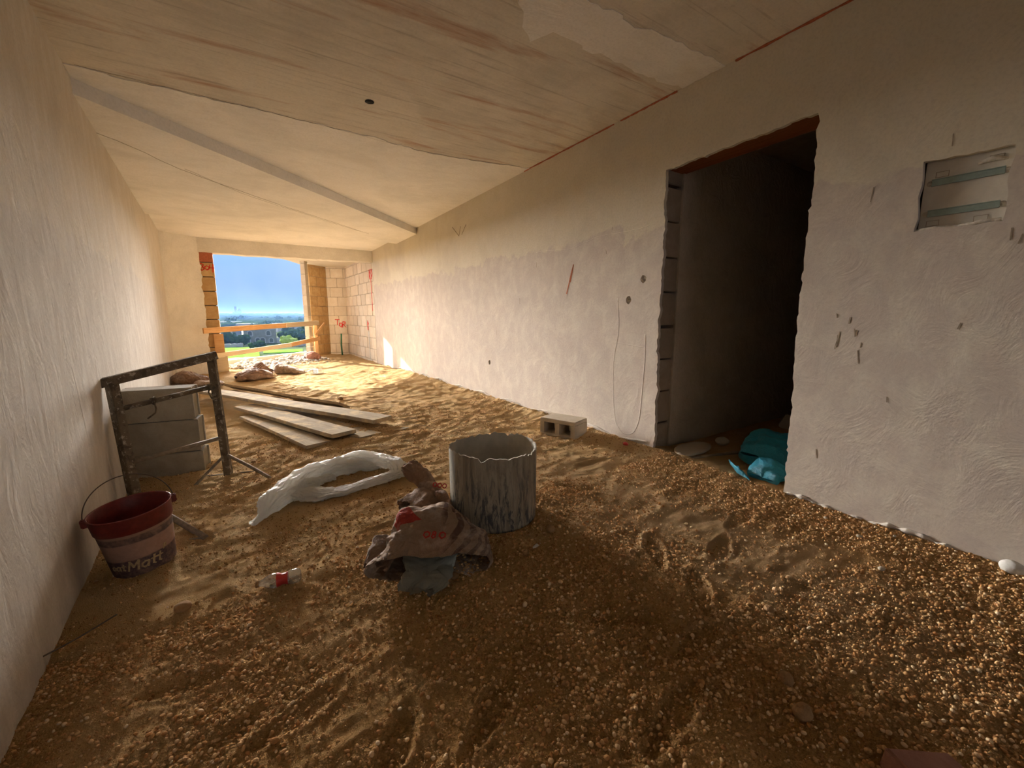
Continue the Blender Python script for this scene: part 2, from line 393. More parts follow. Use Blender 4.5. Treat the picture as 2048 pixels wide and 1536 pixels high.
XL = lambda y: -.91 - .0304 * (y - 3.7)            # left wall line
XR = 2.835

# ---------------------------------------------------------------- sand height
def hbase(x, y): return -.17 * (1 - sst(-.7, 1.2, x)) * (1 - sst(6, 10, y))
PRINTS = []
rs = random.Random(11)
for k in range(46):
    x, y = rs.uniform(-.5, 2.5), rs.uniform(.3, 4.5); PRINTS.append((x, y, rs.uniform(0, 6.28), rs.uniform(.7, 1.1)))
for x, y, a in ((.28, 1.02, .9), (.10, .80, .4), (.55, .95, .5), (.95, .62, .2), (1.15, .95, -.4), (1.25, .75, .1), (1.6, 1.2, .9), (.5, .62, 1.2), (.3, .6, 1.1), (1.5, .9, .8)): PRINTS.append((x, y, a, 1.15))
def hfull(x, y):
    q = np.stack([x, y, np.zeros_like(x)], -1); h = hbase(x, y); nf = .5 + .5 * sst(2.3, 4.2, y)
    h = h + .030 * nf * fbm(q * 1.1, 3) + .020 * nf * fbm(q * [2.2, 3.6, 1] + 5, 4) + .013 * fbm(q * [5, 8, 1] + 9, 3)
    h = h + .017 * nf * np.maximum(0, ridge(q * [2.6, 5.5, 1] + 31, 3)) * sst(9.8, 9.0, y)
    md = sst(2.0, 3.2, y); h = h + md * (.020 * np.maximum(-.2, perlin(q * [6, 15, 1] + 7)) + sst(5, 6, y) * .022 * perlin(q * [5, 11, 1] + 57) + .017 * ridge(q * [3.4, 6.5, 1] + 71, 3) + .010 * fbm(q * [11, 14, 1] + 23, 3)) + (1 - md) * (.006 * fbm(q * [16, 20, 1] + 23, 3) + .008 * ridge(q * [3, 6, 1] + 83, 2))
    # long rake-like furrows running to the left in the foreground
    s = q[:, 0] * .75 - q[:, 1] * .55; w = perlin(np.stack([s * 3.4, (q[:, 0] + q[:, 1]) * .6, s * 0], -1))
    h = h + .009 * w * sst(3.2, 2.0, y)
    for px, py, a, d in PRINTS:
        dx, dy = x - px, y - py; m = (np.abs(dx) < .25) & (np.abs(dy) < .25)
        if not m.any(): continue
        u = dx[m] * math.cos(a) + dy[m] * math.sin(a); v = -dx[m] * math.sin(a) + dy[m] * math.cos(a)
        wv = .048 - .012 * sst(-.02, .06, -u)
        r = np.sqrt((u / .145) ** 2 + (v / wv) ** 2); ins = sst(1.15, .70, r); rim = np.exp(-((r - 1.2) / .16) ** 2)
        tread = .0022 * np.sin((u + np.abs(v) * .6) * 2 * math.pi / .021)
        h[m] += d * (-.009 * ins + .004 * rim + tread * ins)
    # banked up against walls, heap in front of the balcony rubble, ring round the tub
    h = h + .035 * np.exp(-((x - XR) / .13) ** 2) * sst(.9, 2.2, y) * sst(9, 8, y) + .05 * np.exp(-((x - XL(y)) / .12) ** 2) * (.5 + perlin(q * 3))
    h = h + .02 * np.exp(-(((np.hypot(x - 1.155, y - 1.97)) - .30) / .07) ** 2)
    return h
def hs(x, y): return float(hfull(np.array([float(x)]), np.array([float(y)]))[0])

# ================================================================ STRUCTURE
# floor of raked sand
xs = np.concatenate([np.arange(-1.35, 3.0, .0095), np.arange(3.0, 6.2, .06)])
ys = [-6.3]
while ys[-1] < 13.6:
    y = ys[-1]; ys.append(y + (.05 if y < -.3 else .0075 if y < 1.6 else min(.03, .0075 + .0035 * (y - 1.6))))
ys = np.array(ys); GX, GY = np.meshgrid(xs, ys); H = hfull(GX.ravel(), GY.ravel()).reshape(GX.shape)
fl = grid_obj('floor', np.stack([GX, GY, H], -1), M['sand'], uv=False); tag(fl, kind='structure', label='ochre sand and gravel floor with footprints')
sub = box('floor', (2.4, 3.8, -.42), (7.8, 20.4, .24), M['slab'], bev=0); tag(sub, kind='structure', label='concrete floor slab below the sand')

# left wall
yl = [-2.3, 9.72]
nl = MX(0)
def lw(name, y0, y1, z0, z1, th, mat): 
    ys_ = np.linspace(y0, y1, 330); zs_ = np.linspace(z0, z1, 90); A, B = np.meshgrid(ys_, zs_)
    q = np.stack([A.ravel(), B.ravel(), A.ravel() * 0], -1)
    d = .006 * fbm(q * [1.2, .8, 1], 4) + .004 * fbm(q * [9, 1.6, 1] + 3, 4) + .003 * ridge(q * [3, 1.2, 1] + 8, 3)
    X = XL(A) + d.reshape(A.shape); o = grid_obj(name, np.stack([X, A, B], -1), mat, uv=False); s = o.modifiers.new('s', 'SOLIDIFY'); s.thickness = th; s.offset = 1
    me = o.data; me.flip_normals(); s.offset = -1; return o
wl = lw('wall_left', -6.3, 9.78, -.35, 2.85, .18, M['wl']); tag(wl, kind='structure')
ML = lambda: MX(-.91)
def onleft(y, z): return (XL(y) + .008, y, z)
# far wall: plastered angled piece, raw block pier, lintel
a0, a1 = Vector((-1.095, 9.72)), Vector((-.41, 10.2)); L = (a1 - a0).length; an = math.atan2(a1.y - a0.y, a1.x - a0.x)
out = ragged([(-.02, -.3), (L + .02, -.3), (L + .02, 2.4), (L, 2.75), (-.02, 2.75)], .012, .05, 4, only=[1])
wf = sheet('wall_far', out, [], .05, M['wp'], MY(a0.y, an, a0.x)); tag(wf, kind='structure')
prism('mortar_core', [(-1.3, 9.8), (-1.05, 9.80), (-.43, 10.25), (-.2, 10.30), (-.2, 10.5), (-1.3, 10.5)], -.3, 2.8, M['mortarp'], wf)
rr = random.Random(2); z = -.30
while z < 2.28:
    h = .262; top = z + h > 2.2
    box('jamb_block', (-.30 + rr.uniform(-.004, .004), 10.345, z + h / 2), (.25, .27 + rr.uniform(-.004, .004), h - .008), M['terracotta'] if z > 2.0 else M['brown'], wf, bev=.008); z += .27
lt = sheet('wall_lintel', ragged([(-.45, 2.305), (2.86, 2.325), (2.86, 2.8), (-.45, 2.8)], .004, .08, 3, only=[0]), [], .25, M['wp'], MY(10.3)); tag(lt, kind='structure')

# paint writing 304 on the pier
def num(lines, s, ox, oy): return [[(ox + x * s, oy + y * s) for x, y in l] for l in lines]
C3 = [[(0, .9), (.25, 1), (.5, .85), (.4, .6), (.2, .5), (.45, .45), (.55, .2), (.3, 0), (0, .08)]]
C0 = [[(.3, 0), (.05, .25), (.1, .55), (.35, .65), (.6, .5), (.62, .2), (.3, 0)]]
C4 = [[(.1, .8), (.0, .35), (.6, .35)], [(.5, .9), (.42, -.3)]]
st = num(C3, .125, -.398, 1.975) + num(C0, .115, -.322, 1.985) + num(C4, .12, -.245, 1.985)
strokes('painted_number', st, .016, .003, M['red'], MY(10.207), wf)

# right wall with ragged door opening and board recess
D0, D1, DZ0, DZ1 = 2.205, 1.215, 2.20, 2.235
door = ragged([(D0, -.30), (D0 - .005, .6), (D0 + .012, 1.0), (D0 + .004, 1.5), (D0 + .015, 2.2), (D1 + .01, DZ1), (D1 - .004, 1.9), (D1 + .006, 1.2), (D1 - .012, .5), (D1 - .02, .0), (D1 - .02, -.30)], .004, .022, 5, closed=False)
outer = [Vector((-6.3, -.30))] + door[::-1] + [Vector((10.16, -.30)), Vector((10.16, 2.85)), Vector((-6.3, 2.95))]
niche = ragged([(.745, 1.525), (.745, 1.845), (.455, 1.835), (.455, 1.525)], .003, .025, 8)
hole = lambda y, z, r: [Vector((y + r * math.cos(t) * random.uniform(.85, 1.1), z + r * 1.1 * math.sin(t) * random.uniform(.85, 1.1))) for t in np.linspace(0, 2 * math.pi, 13)[:-1]]
holes = [niche, hole(2.384, 1.415, .030), hole(2.532, 1.252, .030), hole(4.878, .507, .03)]
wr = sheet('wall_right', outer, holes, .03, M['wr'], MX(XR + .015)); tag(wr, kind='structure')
# masonry behind the plaster
core = [(-6.3, D1 - .03, -.3, 2.85), (D0 + .22, 10.16, -.3, 2.85), (D1 - .03, D0 + .22, 2.32, 2.85)]
bm = bmesh.new()
for y0, y1, z0, z1 in core:
    if y0 < 0:   # leave the recess for the board
        for p in ((y0, .435, z0, z1), (.765, y1, z0, z1), (.435, .765, z0, 1.505), (.435, .765, 1.865, z1)): box_bm(bm, (XR + .13, (p[0] + p[1]) / 2, (p[2] + p[3]) / 2), (.20, p[1] - p[0], p[3] - p[2]))
        box_bm(bm, (XR + .20, .6, 1.69), (.06, .40, .40))
    else: box_bm(bm, (XR + .155, (y0 + y1) / 2, (z0 + z1) / 2), (.25 if y0 > D0 else .20, y1 - y0, z1 - z0))
from_bm('masonry_core', bm, M['mortar'], wr)
z = -.30; i = 0
while z < 2.18:
    h = .262 if i % 4 else .25
    o = box('jamb_block', (XR + .125 + rr.uniform(-.004, .004), D0 + .125 + rr.uniform(.006, .012), z + h / 2), (.19, .22, h - .007), M['jamb'], wr, bev=.006)
    z += .268; i += 1
bar('door_lintel', (XR + .13, D0 + .2, DZ0 + .055), (XR + .13, D1 - .1, DZ1 + .055), .22, .10, M['lintel'], wr)
# broken plaster skirt along the right wall foot
# wall markings
MR = MX(XR - .001)
def onr(l): return [[(a, b) for a, b in k] for k in l]
strokes('chalk_line', [[(3.242, 1.607), (3.27, 1.54), (3.30, 1.44), (3.335, 1.34)], [(3.245, 1.60), (3.262, 1.53), (3.285, 1.45)]], .012, .0015, M['line'], MR, wr)
strokes('pencil_mark', [[(5.92, 2.393), (5.713, 2.243), (5.66, 2.36)], [(5.62, 2.25), (5.492, 2.36)]], .012, .0015, M['scratch'], MR, wr)
rm = random.Random(3)
for k in range(26):
    y, z = rm.choice([(rm.uniform(2.5, 9.5), rm.uniform(.15, 2.3)), (rm.uniform(-.1, 1.1), rm.uniform(.3, 2.2)), (rm.uniform(.85, 1.1), rm.uniform(.92, 1.12))])
    l = rm.uniform(.02, .07); strokes('scratch_mark', [[(y, z), (y + rm.uniform(-.012, .008), z - l)]], rm.uniform(.003, .007), .001, M['scratch'], MR, wr)
for (y, z) in ((2.384, 1.415), (2.532, 1.252), (4.878, .507)):
    P = []
    for v in range(12):
        for u in range(24):
            t = 2 * math.pi * u / 24; r = .036 * (1 - v / 11) + .001; P.append((XR + .022 - .012 * (1 - v / 11), y + r * math.cos(t), z + r * math.sin(t)))
    P = np.array(P); P[:, 0] += .012 * ridge(P * 60, 2) * .8
    grid_obj('wall_box_hole', P.reshape(12, 24, 3), M['foil'], wr, wrap_u=True, smooth=False)
for pts in ([(2.66, 1.30), (2.62, 1.0), (2.68, .75), (2.66, .35), (2.62, .12), (2.45, .06), (2.36, .2), (2.33, .75), (2.34, 1.0)], [(2.33, .86), (2.45, .87), (2.68, .89)]):
    tube('filled_chase_ridge', smoothpath([(XR + .0068, a, b) for a, b in pts], 50), .0085, M['wr'], wr, 8)
P = smoothpath([(XR + .001, 3.9, 1.80), (XR + .001, 3.2, 1.76), (XR + .001, 2.9, 1.84), (XR + .001, 2.6, 1.80), (XR + .001, 2.3, 1.83)], 60); P[:, 2] += .015 * perlin(P * 9)
tube('plaster_ridge', P, .003, M['wr'], wr, 6)

# board recess: white back panel, two rails, filler
nb = empty('recessed_distribution_board', (XR + .045, .6, 1.69), label='white back panel with two grey metal rails recessed in the right wall', cat='electrical box')
def nbx(name, c, d, mat, bev=.002, rot=None): o = box(name, c, d, mat, nb, rot, bev); return o
pn = nbx('back_panel', (0, -.004, 0), (.012, .29, .315), M['panel'])
for y0, z0 in ((-.09, .115), (.09, -.13), (-.07, -.135), (.08, .09)):
    strokes('knockout', [[(y0 - .022, z0 - .012), (y0 + .022, z0 - .012), (y0 + .022, z0 + .012), (y0 - .022, z0 + .012), (y0 - .022, z0 - .012)]], .0018, .002, M['scratch'], MX(-.0065), pn)
for zc, tl in ((.055, .0), (-.085, .0)):
    r = nbx('mounting_rail', (-.012, -.006, zc), (.006, .235, .030), M['galv'])
    box('rail_lip', (-.017, -.006, zc + .014), (.008, .235, .003), M['galv'], r, bev=0); box('rail_lip', (-.017, -.006, zc - .014), (.008, .235, .003), M['galv'], r, bev=0)
    for s in (-1, 1):
        bm = bmesh.new(); lathe_bm(bm, [(.001, -.014), (.012, -.010), (.012, 0), (.001, .002)], 10, None, Matrix.Translation((-.008, -.006 + s * .125, zc)) @ Matrix.Rotation(R(-90), 4, 'Y')); from_bm('rail_screw', bm, M['foam'], nb)
P = smoothpath([(-.03, .15, -.165), (-.035, .08, -.158), (-.03, 0, -.166), (-.035, -.08, -.155), (-.03, -.145, -.160)], 60); P += .006 * np.stack([perlin(P * 60 + k * 7) for k in range(3)], 1)
tube('filler_bead', P, .010, M['foam'], nb, 8)
P = smoothpath([(-.012, -.03, .10), (-.014, -.08, .115), (-.012, -.13, .10)], 20); tube('filler_smear', P, [.004 + .008 * math.sin(math.pi * k / 19) for k in range(20)], M['foam'], nb, 8)

# back wall behind the camera, opening added for the rear fill; ceiling slabs
bw = empty('wall_back'); bw['kind'] = 'structure'
for c_, d_ in (((1.2, -6.35, .2), (4.4, .2, 1.2)), ((1.2, -6.35, 2.65), (4.4, .2, .5)), ((-.8, -6.35, 1.5), (.6, .2, 2.0)), ((2.9, -6.35, 1.5), (1.0, .2, 2.0))): box('wall_section', c_, d_, M['wp'], bw, bev=0)
ce = prism('ceiling', [(-1.6, -6.5), (6.4, -6.5), (6.4, 10.42), (-1.6, 10.42)], 0, .35, M['ceil']); tag(ce, kind='structure')
for v in ce.data.vertices: v.co.z = v.co.z + CZ(v.co.y)
def cpoly(name, pts, drop, mat, amp=.012, only=None, step=.05, seed=1):
    o = sheet(name, ragged(pts, amp, step, seed, only=only), [], drop, mat, Matrix.Identity(4), ce)
    for v in o.data.vertices: v.co.z += CZ(v.co.y) - drop / 2 + .0006
    return o
cpoly('plaster_patch', [(-1.0, 4.0), (1.0, 4.07), (1.8, 4.16), (XR, 3.97), (XR, 7.5), (-1.0, 4.1)], .006, M['cpatch'], .010, [0, 1, 2])
cpoly('plaster_patch', [(1.45, 2.10), (1.62, 2.28), (1.68, 2.14), (2.05, 2.135), (2.45, 2.15), (XR, 2.12), (XR, 1.80), (2.35, 1.82), (1.65, 1.85), (1.35, 1.72), (1.25, 1.9)], .004, M['cpatch'], .012)
cpoly('plaster_patch', [(-1.2, 7.6), (2.85, 8.2), (2.85, 10.3), (-1.2, 10.3)], .004, M['cpatch'], .0, [])
lowc = prism('dropped_slab', [(-1.1, 3.87), (2.90, 7.42), (2.90, 8.45), (-1.1, 7.9)], 0, .107, M['cpatch'], ce)
for v in lowc.data.vertices: v.co.z += CZ(v.co.y) - .107
# crack along the dropped slab and the slab joint, reddish paint edge at the wall top, dark disc painting the shade of a hole
def cl(p, d=0): return [(x, y, CZ(y) - d) for x, y in p]
for p, r_ in (([(-.93, 4.75), (-.63, 5.0), (-.31, 5.55), (.2, 6.05), (.8, 6.62), (1.5, 7.2), (2.0, 7.65)], .0045), ([(-.3, 5.45), (.3, 6.25), (.9, 6.75), (1.6, 7.35), (2.2, 7.8)], .003)):
    P = smoothpath(cl(p, .1055), 120); P[:, :2] += .018 * np.stack([perlin(P * 7 + k * 5) for k in range(2)], 1); tube('ceiling_crack', P, r_, M['scratch'], ce, 5)
P = smoothpath(cl([(-.8, 3.985), (1.0, 4.075), (1.8, 4.17), (2.83, 3.965)], .005), 160); P[:, 1] += .014 * perlin(P * 12); tube('ceiling_crack', P, .0012, M['scratch'], ce, 5)
rp = random.Random(9)
for y0, y1 in ((4.1, 2.75), (2.7, 2.15), (1.75, .4)):
    P = smoothpath([(XR - .004, y0 + (y1 - y0) * t, CZ(y0 + (y1 - y0) * t) - .004) for t in np.linspace(0, 1, 8)], 60)
    tube('red_primer_edge', P, [.004 + .006 * abs(math.sin(k * .31 + y0)) * rp.uniform(.4, 1) for k in range(60)], M['terracotta'], ce, 6)
bm = bmesh.new(); lathe_bm(bm, [(.001, .004), (.030, .004), (.034, -.004), (.001, -.006)], 12, None, Matrix.Translation((1.009, 3.478, CZ(3.478)))); from_bm('ceiling_hole_shade', bm, M['black'], ce)
P = smoothpath([(XL(y) + .01, y, CZ(y) - .004 - (.107 if 3.9 < y < 7.9 else 0)) for y in np.linspace(1, 9.6, 40)], 200); P += .006 * np.stack([perlin(P * 11 + k * 5) for k in range(3)], 1)
tube('ceiling_crack', P, .0045, M['scratch'], ce, 5)

# corridor behind the door opening
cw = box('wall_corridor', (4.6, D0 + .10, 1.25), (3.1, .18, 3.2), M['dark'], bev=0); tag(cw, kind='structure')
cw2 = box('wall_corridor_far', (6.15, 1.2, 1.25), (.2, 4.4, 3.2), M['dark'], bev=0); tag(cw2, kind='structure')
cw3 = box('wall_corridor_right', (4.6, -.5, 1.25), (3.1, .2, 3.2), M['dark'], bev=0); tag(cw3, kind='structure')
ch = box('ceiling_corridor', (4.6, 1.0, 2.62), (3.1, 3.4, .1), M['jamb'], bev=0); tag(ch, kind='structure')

# ---------------------------------------------------------------- balcony
def block_wall(name, p0, p1, z0, z1, mat, bl=.44, bh=.262, seed=1, back=.1, core='mortarp'):
    """courses of single blocks from p0 to p1, the seen face on the line p0-p1, body behind it (left of travel)"""
    p0, p1 = Vector(p0), Vector(p1); L = (p1 - p0).length; a = math.atan2(p1.y - p0.y, p1.x - p0.x); th = .2
    w = empty(name, (p0.x, p0.y, 0), a); w['kind'] = 'structure'; r = random.Random(seed)
    bm = bmesh.new(); box_bm(bm, (L / 2, th / 2 + .012, (z0 + z1) / 2), (L - .01, th, z1 - z0)); from_bm('mortar_core', bm, M[core], w)
    z = z0; i = 0
    while z < z1 - .03:
        h = min(bh, z1 - z); x = -(bl / 2 if i % 2 else 0) - (r.uniform(0, .08))
        while x < L - .01:
            xa, xb = max(x, 0), min(x + bl, L)
            if xb - xa > .05: box('block', ((xa + xb) / 2, th / 2 + r.uniform(-.003, .005) - .002, z + h / 2), (xb - xa - .008, th, h - .008), M[mat], w, Matrix.Rotation(r.uniform(-.006, .006), 3, 'Z'), .007)
            x += bl
        z += bh + .002; i += 1
    return w
block_wall('wall_balcony_right', (2.85, 13.14), (XR + .004, 10.17), -.2, 2.5, 'lime', seed=2)
block_wall('wall_balcony_back', (2.38, 13.30), (2.87, 13.08), -.2, 2.5, 'lime', .34, seed=3)
block_wall('wall_balcony_left', (1.86, 12.80), (2.40, 13.32), -.2, 2.5, 'brown', .34, seed=4)  # face turned from the sun, its shade put into the browner stone colour
post = empty('wall_balcony_pillar', (1.68, 12.2, 0), R(45)); post['kind'] = 'structure'
z = -.2; i = 0
while z < 2.48: box('block', (0, 0, z + .13), (.12, .13, .255), M['cmu'], post, bev=.006); z += .262; i += 1
bs = prism('ceiling_balcony', [(-.62, 10.44), (-.37, 10.45), (1.29, 12.15), (1.76, 13.1), (2.5, 13.7), (3.2, 13.7), (3.2, 10.44)], 2.48, 2.66, M['slab']); tag(bs, kind='structure')
pa = empty('wall_parapet', (0, 0, 0)); pa['kind'] = 'structure'
bar('parapet_block', (-.62, 10.52, .0), (1.80, 12.62, .0), .10, .36, M['slab'], pa)
# painted words on the balcony blocks
an2 = math.atan2(13.08 - 13.30, .49)
T = [[(0, 1), (.75, 1)], [(.38, 1), (.35, 0)]]; Oo = [[(.3, 0), (.02, .3), (.1, .75), (.4, .8), (.6, .5), (.45, .1), (.3, 0), (.62, -.05)]]; Rr = [[(0, 0), (.1, 1), (.5, .95), (.45, .55), (.1, .5), (.6, -.05)]]
bk = bpy.data.objects['wall_balcony_back']
strokes('painted_word', num(T, .15, .18, .86) + num(Oo, .14, .285, .80) + num(Rr, .15, .375, .80), .020, .004, M['red'], Matrix(((1, 0, 0, 0), (0, 0, -1, -.004), (0, 1, 0, 0), (0, 0, 0, 1))), bk)
br_ = bpy.data.objects['wall_balcony_right']; MB_ = Matrix(((1, 0, 0, 0), (0, 0, -1, -.004), (0, 1, 0, 0), (0, 0, 0, 1)))
strokes('painted_word', num([[(0, 0), (0, 1)], [(.5, 1), (.05, .5), (.4, .1)], [(.9, 0), (.7, .6), (1, 1), (1.2, .5), (.9, .1)]], .20, 2.66, 1.98) + [[(2.78, 1.98), (2.79, 1.6), (2.80, 1.25)]], .03, .004, M['red'], MB_, br_)
strokes('painted_arrow', [[(2.27, .78), (2.29, 1.0)], [(2.34, .78), (2.30, .98), (2.38, .92)]], .022, .004, M['red'], MB_, br_)
strokes('drip_mark', [[(2.33, .72), (2.36, .4), (2.38, .05)], [(2.36, .7), (2.37, .5)]], .05, .003, M['white_rock'], MB_, br_)

# ================================================================ OBJECTS
# guard rails of timber across the balcony opening
def rail(name, a, b, h, w, mat, label, group=None):
    o = bar(name, a, b, w, h, mat); tag(o, label, 'timber rail', group); return o
rail('guard_rail', (-.44, 9.90, .84), (1.185, 11.53, .90), .105, .028, M['osb'], 'upper orange timber rail nailed across the balcony opening')
rail('guard_rail', (1.10, 11.42, .90), (1.95, 12.28, .935), .115, .025, M['railb'], 'grey end piece continuing the upper rail to the right')
rail('guard_rail', (-.34, 9.96, .35), (1.18, 11.50, .43), .095, .028, M['railb'], 'lower pale timber rail, left length')
rail('guard_rail', (1.12, 11.46, .425), (1.95, 12.28, .53), .10, .026, M['osb'], 'lower orange timber rail rising at the right')
o = box('upright_board', (-.215, 10.16, .54), (.16, .022, .46), M['osb'], bev=.003); tag(o, 'upper orange upright board on the raw block pier', 'board')
o = box('upright_board', (-.235, 10.155, .08), (.27, .024, .50), M['railb'], bev=.003); tag(o, 'lower pale board standing at the foot of the block pier', 'board')
rail('rail_post', (1.86, 12.32, -.05), (1.86, 12.32, .98), .09, .05, M['osb'], 'short timber post holding the rails at the right end')
rail('rail_brace', (1.84, 12.26, .62), (2.12, 12.48, .93), .045, .03, M['osb'], 'small slanted timber brace beside the right rail post')
tube_ = tube('drain_pipe', [(2.60, 12.82, -.05), (2.59, 12.83, .3), (2.61, 12.84, .62)], .022, M['greenpipe']); tag(tube_, 'thin green pipe standing up from the balcony sand', 'pipe')

# sacks --------------------------------------------------------
def sack(name, ends, hh, mat, seed, parent=None, amp=.02, nv=70, nu=96, open_mouth=False, close0=False, freq=9, solid=.003, pw=.75, lift=0):
    """flattened crumpled tube: ends = list of (left xy, right xy, z centre, half height) from mouth to bottom"""
    Lp = smoothpath([e[0] for e in ends], nv); Rp = smoothpath([e[1] for e in ends], nv)
    zc = smoothpath([(e[2], e[3]) for e in ends], nv); P = np.zeros((nv, nu, 3)); t = np.linspace(0, 2 * math.pi, nu, endpoint=False)
    c, s = np.cos(t), np.sin(t); cx = np.sign(c) * np.abs(c) ** pw; sz = np.sign(s) * np.abs(s) ** pw
    for i in range(nv):
        m = (Lp[i] + Rp[i]) / 2; w = (Rp[i] - Lp[i]) / 2
        k = 1.0; u = i / (nv - 1); ax = ((Lp[min(i + 1, nv - 1)] + Rp[min(i + 1, nv - 1)]) - (Lp[i - 1 if i else 0] + Rp[i - 1 if i else 0])) / 2; ax = ax / (np.linalg.norm(ax) + 1e-9)
        k = min(1, ((1 - u) / .10 + .04)) ** .6
        if close0: k *= min(1, (u / .10 + .04)) ** .6
        P[i, :, 0] = m[0] + w[0] * cx * (.8 + .2 * k); P[i, :, 1] = m[1] + w[1] * cx * (.8 + .2 * k); P[i, :, 2] = zc[i, 0] + zc[i, 1] * sz * k
    if open_mouth:
        jg = .05 * perlin(np.stack([c * 2.2 + seed, s * 2.2, c * 0], 1)) + .02 * perlin(np.stack([c * 9 + seed, s * 9, c * 0], 1))
        for i in range(nv): P[i, :, :2] += ax * (jg * max(0, 1 - i / nv * 3))[:, None]
    q = P.reshape(-1, 3); mid = np.repeat(((Lp + Rp) / 2)[:, None, :], nu, 1).reshape(-1, 2)
    d = q - np.c_[mid, np.repeat(zc[:, 0], nu)]; d /= np.linalg.norm(d, axis=1)[:, None] + 1e-6
    n = 1.1 * crease(q, freq * .55, seed) + .6 * crease(q, freq * 1.5, seed + 3) + .9 * fbm(q * freq * .5 + seed * 3, 2) + .15 * ridge(q * freq * 4 + seed, 2)
    q = q + d * (amp * n)[:, None] + amp * .5 * np.stack([fbm(q * freq * .8 + seed + 50 * k, 2) for k in range(3)], 1)
    g = hfull(q[:, 0].copy(), q[:, 1].copy()); q[:, 2] = np.maximum(q[:, 2], g + .001 + lift)
    o = grid_obj(name, q.reshape(nv, nu, 3), mat, parent, wrap_u=True, smooth=True, solid=solid); return o
G = lambda x, y: hs(x, y)
bg_ = empty('cement_sack', (.7, 1.75, G(.7, 1.75)), label='striped brown paper cement sack with red print spilling open in front of the grey tub', cat='paper sack')
bg_.location = (0, 0, 0)
sack('sack_body', [((.40, 1.74), (.845, 1.515), .03, .055), ((.47, 1.80), (.91, 1.58), .07, .085), ((.54, 1.90), (.95, 1.66), .085, .10), ((.61, 1.98), (.905, 1.80), .09, .095), ((.68, 2.02), (.86, 1.93), .09, .06)], .1, M['sack'], 3, bg_, .052, 150, 220, True, freq=8)
sack('torn_flap', [((.405, 1.82), (.46, 1.70), .02, .02), ((.43, 1.86), (.52, 1.76), .07, .02), ((.50, 1.93), (.60, 1.82), .09, .02)], .1, M['sack2'], 12, bg_, .022, 50, 60, True, freq=14)
o = sack('film_liner', [((.47, 1.60), (.60, 1.49), .0, .008), ((.53, 1.66), (.70, 1.54), .01, .012), ((.58, 1.74), (.78, 1.66), .04, .03), ((.64, 1.82), (.78, 1.75), .06, .02)], .1, M['gfilm'], 21, bg_, .045, 90, 110, True, freq=14, solid=0)
# red digits on the sack
strokes('printed_digits', num(C0, .045, 0, 0) + num(C0, .026, .038, .0) + num(C0, .022, .040, .016) + num(C0, .045, .070, 0), .006, .002, M['redpl'], Matrix.Translation((.62, 1.66, .165)) @ Matrix.Rotation(R(-38), 4, 'Z') @ Matrix.Rotation(R(32), 4, 'X'), bg_)
b2 = empty('crumpled_sack', (0, 0, 0), label='dark brown crumpled paper sack leaning against the left side of the grey tub', cat='paper sack')
sack('paper_lobe', [((.70, 2.30), (.74, 2.14), .05, .03), ((.78, 2.28), (.80, 2.05), .07, .07), ((.88, 2.26), (.88, 2.04), .07, .06), ((.95, 2.20), (.94, 2.06), .05, .03)], .1, M['sack2'], 33, b2, .036, 100, 120, True, freq=10)
sack('paper_roll', [((.79, 2.47), (.90, 2.50), .19, .035), ((.83, 2.38), (.94, 2.38), .17, .04), ((.85, 2.26), (.94, 2.22), .14, .04), ((.85, 2.14), (.92, 2.08), .10, .04), ((.84, 2.04), (.90, 2.0), .07, .03)], .1, M['sack2'], 41, b2, .022, 110, 70, True, freq=12)
sack('paper_lobe', [((.84, 2.14), (.88, 2.02), .10, .04), ((.90, 2.16), (.895, 1.96), .10, .07), ((.905, 2.10), (.87, 1.90), .08, .07), ((.88, 1.98), (.84, 1.88), .03, .03)], .1, M['sack2'], 52, b2, .036, 100, 100, freq=10, close0=True)
st = []
for k in range(3): st.append([(.03 * k + .012 * math.cos(t), .012 * math.sin(t)) for t in np.linspace(0, 6.28, 9)])
strokes('red_ties', st, .005, .004, M['redpl'], Matrix.Translation((.90, 2.18, .165)) @ Matrix.Rotation(R(-50), 4, 'Z') @ Matrix.Rotation(R(60), 4, 'X'), b2)

# white plastic film on the sand: folded lengths
wf_ = empty('plastic_sheet', (0, 0, 0), label='white translucent plastic film lying twisted on the sand between trestle and tub', cat='plastic sheet')
def ribbon(name, path, mat, parent, seed, folds=7, nv=150, nu=72):
    """path of (x, y, z above sand, half width, half height) ; folds run along it"""
    p = smoothpath(path, nv); t = np.linspace(0, 2 * math.pi, nu, endpoint=False); P = np.zeros((nv, nu, 3))
    d = np.gradient(p[:, :2], axis=0); d /= np.linalg.norm(d, axis=1)[:, None] + 1e-9; nn = np.stack([-d[:, 1], d[:, 0]], 1)
    for i in range(nv):
        s = i / nv; k = np.array([[math.cos(a) * folds * .35 + seed, math.sin(a) * folds * .35, s * 6] for a in t])
        rr_ = 1 + .75 * ridge(k, 2) - .35; P[i, :, 0] = p[i, 0] + nn[i, 0] * p[i, 3] * np.cos(t) * rr_; P[i, :, 1] = p[i, 1] + nn[i, 1] * p[i, 3] * np.cos(t) * rr_
        P[i, :, 2] = p[i, 2] + p[i, 4] * (np.sin(t) * rr_ + .6)
    q = P.reshape(-1, 3); q = q + .009 * np.stack([ridge(q * 16 + seed + 20 * k, 3) for k in range(3)], 1)
    g = hfull(q[:, 0].copy(), q[:, 1].copy()); q[:, 2] = np.maximum(q[:, 2] + g, g + .001); return grid_obj(name, q.reshape(nv, nu, 3), mat, parent, wrap_u=True, smooth=True)
